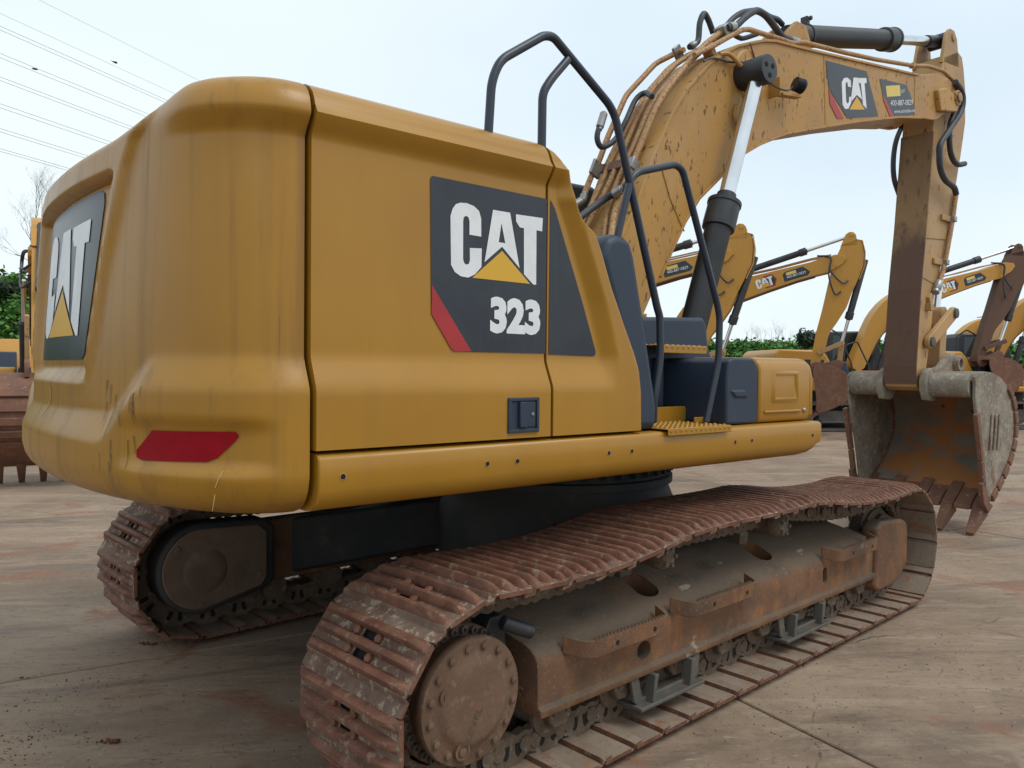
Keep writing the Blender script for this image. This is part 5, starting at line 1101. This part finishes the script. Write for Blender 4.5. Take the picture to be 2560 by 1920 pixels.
# leafy ground cover on the face and crest of the bank
lf=MB(); cnt=110000; SEG=[i for i in range(len(bl)-1) if -14<bl[i][0]<72]; SEG+=[i for i in SEG if bl[i][0]<12]*4
for _ in range(cnt):
    i=rb.choice(SEG)
    k=rb.choices(range(6),weights=(1.2,2,2,2,1.5,1))[0]; u,v=rb.random(),rb.random(); q=i*nb_+k
    A,B,C_,D=[Vector(bk_.v[j]) for j in (q,q+nb_,q+nb_+1,q+1)]
    p=A.lerp(B,u).lerp(D.lerp(C_,u),v); p+=Vector((rb.gauss(0,.1),rb.gauss(0,.1),abs(rb.gauss(0,.22))))
    s_=rb.uniform(.06,.15)*(1.35 if bl[i][0]>25 else 1); ax=Vector((rb.gauss(0,1),rb.gauss(0,1),rb.gauss(0,.5))).normalized()*s_; ay=ax.cross(Vector((rb.gauss(0,1),rb.gauss(0,1),rb.gauss(0,1)))).normalized()*s_*.75
    n0=len(lf.v); lf.v+=[tuple(p-ax),tuple(p+ay*.9),tuple(p+ax*1.1),tuple(p-ay)]; lf.f.append((n0,n0+1,n0+2,n0+3))
gc=stuff(ob('ground_cover',lf,'leaf_green',sharp=10)); gc['label']='dense bright green leafy creepers covering the bank'; gc['category']='ground cover'
def bare_tree(loc,H,seed,label,spread=.5,depth=6,thick=1):
    rd=random.Random(seed); root=tag(empty('bare_tree',loc),label,'tree','bare trees on the bank'); tr=MB(); cr_=MB()
    def grow(p,d,L0,r,lv):
        n=4; pts=[p]; q=p.copy(); dd=d.copy()
        for i in range(n):
            dd=(dd+Vector((rd.gauss(0,.13),rd.gauss(0,.13),rd.gauss(.06,.06)))).normalized(); q=q+dd*L0/n; pts.append(q.copy())
        (tr if lv<2 else cr_).tube(pts,[r*(1-.45*i/n) for i in range(n+1)],5 if lv<2 else 3,cap=False)
        if lv>=depth: return
        for i in range(2 if lv<1 else rd.choice((2,3,3))):
            k=rd.randrange(2,n+1); a=Vector((rd.gauss(0,1),rd.gauss(0,1),rd.gauss(.2,.5))).normalized(); nd=(dd+a*spread*rd.uniform(.7,1.3)).normalized()
            grow(pts[k].copy(),nd,L0*rd.uniform(.58,.82),r*.55*rd.uniform(.8,1.05),lv+1)
    for k in range(rd.choice((2,3))):
        grow(Vector((rd.gauss(0,.1),rd.gauss(0,.1),0)),Vector((rd.gauss(0,.22),rd.gauss(0,.22),1)).normalized(),H*.34,H*.0075*thick,0)
    ob('trunk',tr,'bark',root,sharp=70); ob('crown',cr_,'twig',root,sharp=70); return root
for i,(p,h,l) in enumerate([((3.0,33.2,3.9),6.4,'bare tree tallest of those at the left edge above the green bank'),((4.5,33.0,3.9),6.0,'bare dark-trunked tree right beside the counterweight above the bank'),((1.5,34.0,3.9),5.6,'bare thin tree at the far left edge of the sky')]):
    bare_tree(p,h,20+i,l,.5,7,1.5)
for i,(p,h,l) in enumerate([((61.6,34.4,3.6),2.7,'small bare tree at the left end of the distant group'),((62.4,33.6,3.6),3.2,'second bare tree from the left in the distant group'),((63.4,32.7,3.6),3.6,'tallest bare tree in the middle of the distant group'),((64.1,31.9,3.6),3.0,'bare tree just right of the tallest in the distant group'),((65.3,30.8,3.6),2.4,'thin bare tree at the right end of the distant group'),((68.5,11.5,3.2),3.0,'faint bare tree beyond the cabs at far right'),((69.6,8.5,3.2),2.6,'faint bare tree at the right edge beyond the cabs')]):
    bare_tree(p,h,50+i,l,.5,5,.9)
def bush(loc,rx,rz,label,seed,n=1800,m='leaf_dark'):
    rd=random.Random(seed); root=tag(empty('shrub',loc),label,'shrub','dark shrubs on the bank'); mb=MB()
    for _ in range(n):
        v=Vector((rd.gauss(0,1),rd.gauss(0,1),rd.gauss(0,1))).normalized()*rd.random()**.4; lump=1+.35*sin(v.x*5+seed)*cos(v.y*4+seed*2)
        p=Vector((v.x*rx*lump,v.y*rx*lump,rz*.9+v.z*rz*lump)); s_=rd.uniform(.06,.13); ax=Vector((rd.gauss(0,1),rd.gauss(0,1),rd.gauss(0,1))).normalized()*s_; ay=ax.orthogonal().normalized()*s_*.8
        k=len(mb.v); mb.v+=[tuple(p-ax),tuple(p+ay),tuple(p+ax),tuple(p-ay)]; mb.f.append((k,k+1,k+2,k+3))
    ob('crown',mb,m,root,sharp=10); ob('trunk',MB().tube([(0,0,-.2),(.03,.02,rz*.6),(.05,0,rz*1.2)],[.06,.05,.02],6),'bark',root)
bush((4.9,31.0,4.0),.8,.55,'dark round shrub beside the counterweight above the green bank',4); bush((2.6,31.2,4.0),.9,.35,'low dark shrub at the left edge under the bare trees',6)
bush((44.9,20.6,3.2),.8,.55,'dark shrub behind the hanging stick in the middle distance',9,1400); bush((58,5.5,3.0),1.3,.8,'dark green shrub beyond the cabs at far right',12,1500)
# overhead wires, all level and parallel
WA=.49128; wd=Vector((cos(WA),sin(WA),0)); wn=Vector((-sin(WA),cos(WA),0)); C0=Vector((-3.577,-3.390,0))
names=['topmost thin wire, alone above all the others','second thin wire from the top, alone']+[w_+' wire of the '+o_+' pair of overhead lines from the top' for o_ in ('first','second','third','fourth','fifth','lowest') for w_ in ('upper','lower')]
for h,l in zip((19.64,18.10,17.50,17.32,16.22,16.02,15.12,14.95,13.86,13.67,12.70,12.54,11.75,11.62),names):
    p=C0+wn*35+Vector((0,0,h)); m=MB(); m.tube([p-wd*60,p+wd*40,p+wd*140,p+wd*260],.008 if h>18 else .011,5,cap=False); tag(ob('power_line',m,'wire'),l,'wire','overhead power lines')
for p,a,l in (((10.56,45.43,18.96),.3,'dark bird flying above the wires, the right one'),((7.2,48.56,18.53),-.4,'dark bird flying close to a wire, the left one')):
    m=MB(); m.tube([(-.16,0,0),(-.05,0,.01),(.08,0,.015),(.17,0,.0)],[.01,.05,.05,.01],8)
    for s_ in (-1,1): m.add([(-.05,s_*.03,.02),(.07,s_*.03,.02),(.03,s_*.24,.07),(-.06,s_*.40,.04),(-.08,s_*.2,.05)],[(0,1,2,3,4)])
    b_=ob('bird',m,'bird_dark'); b_.location=p; b_.rotation_euler=(0.3,.1,a); tag(b_,l,'bird','birds in the sky')
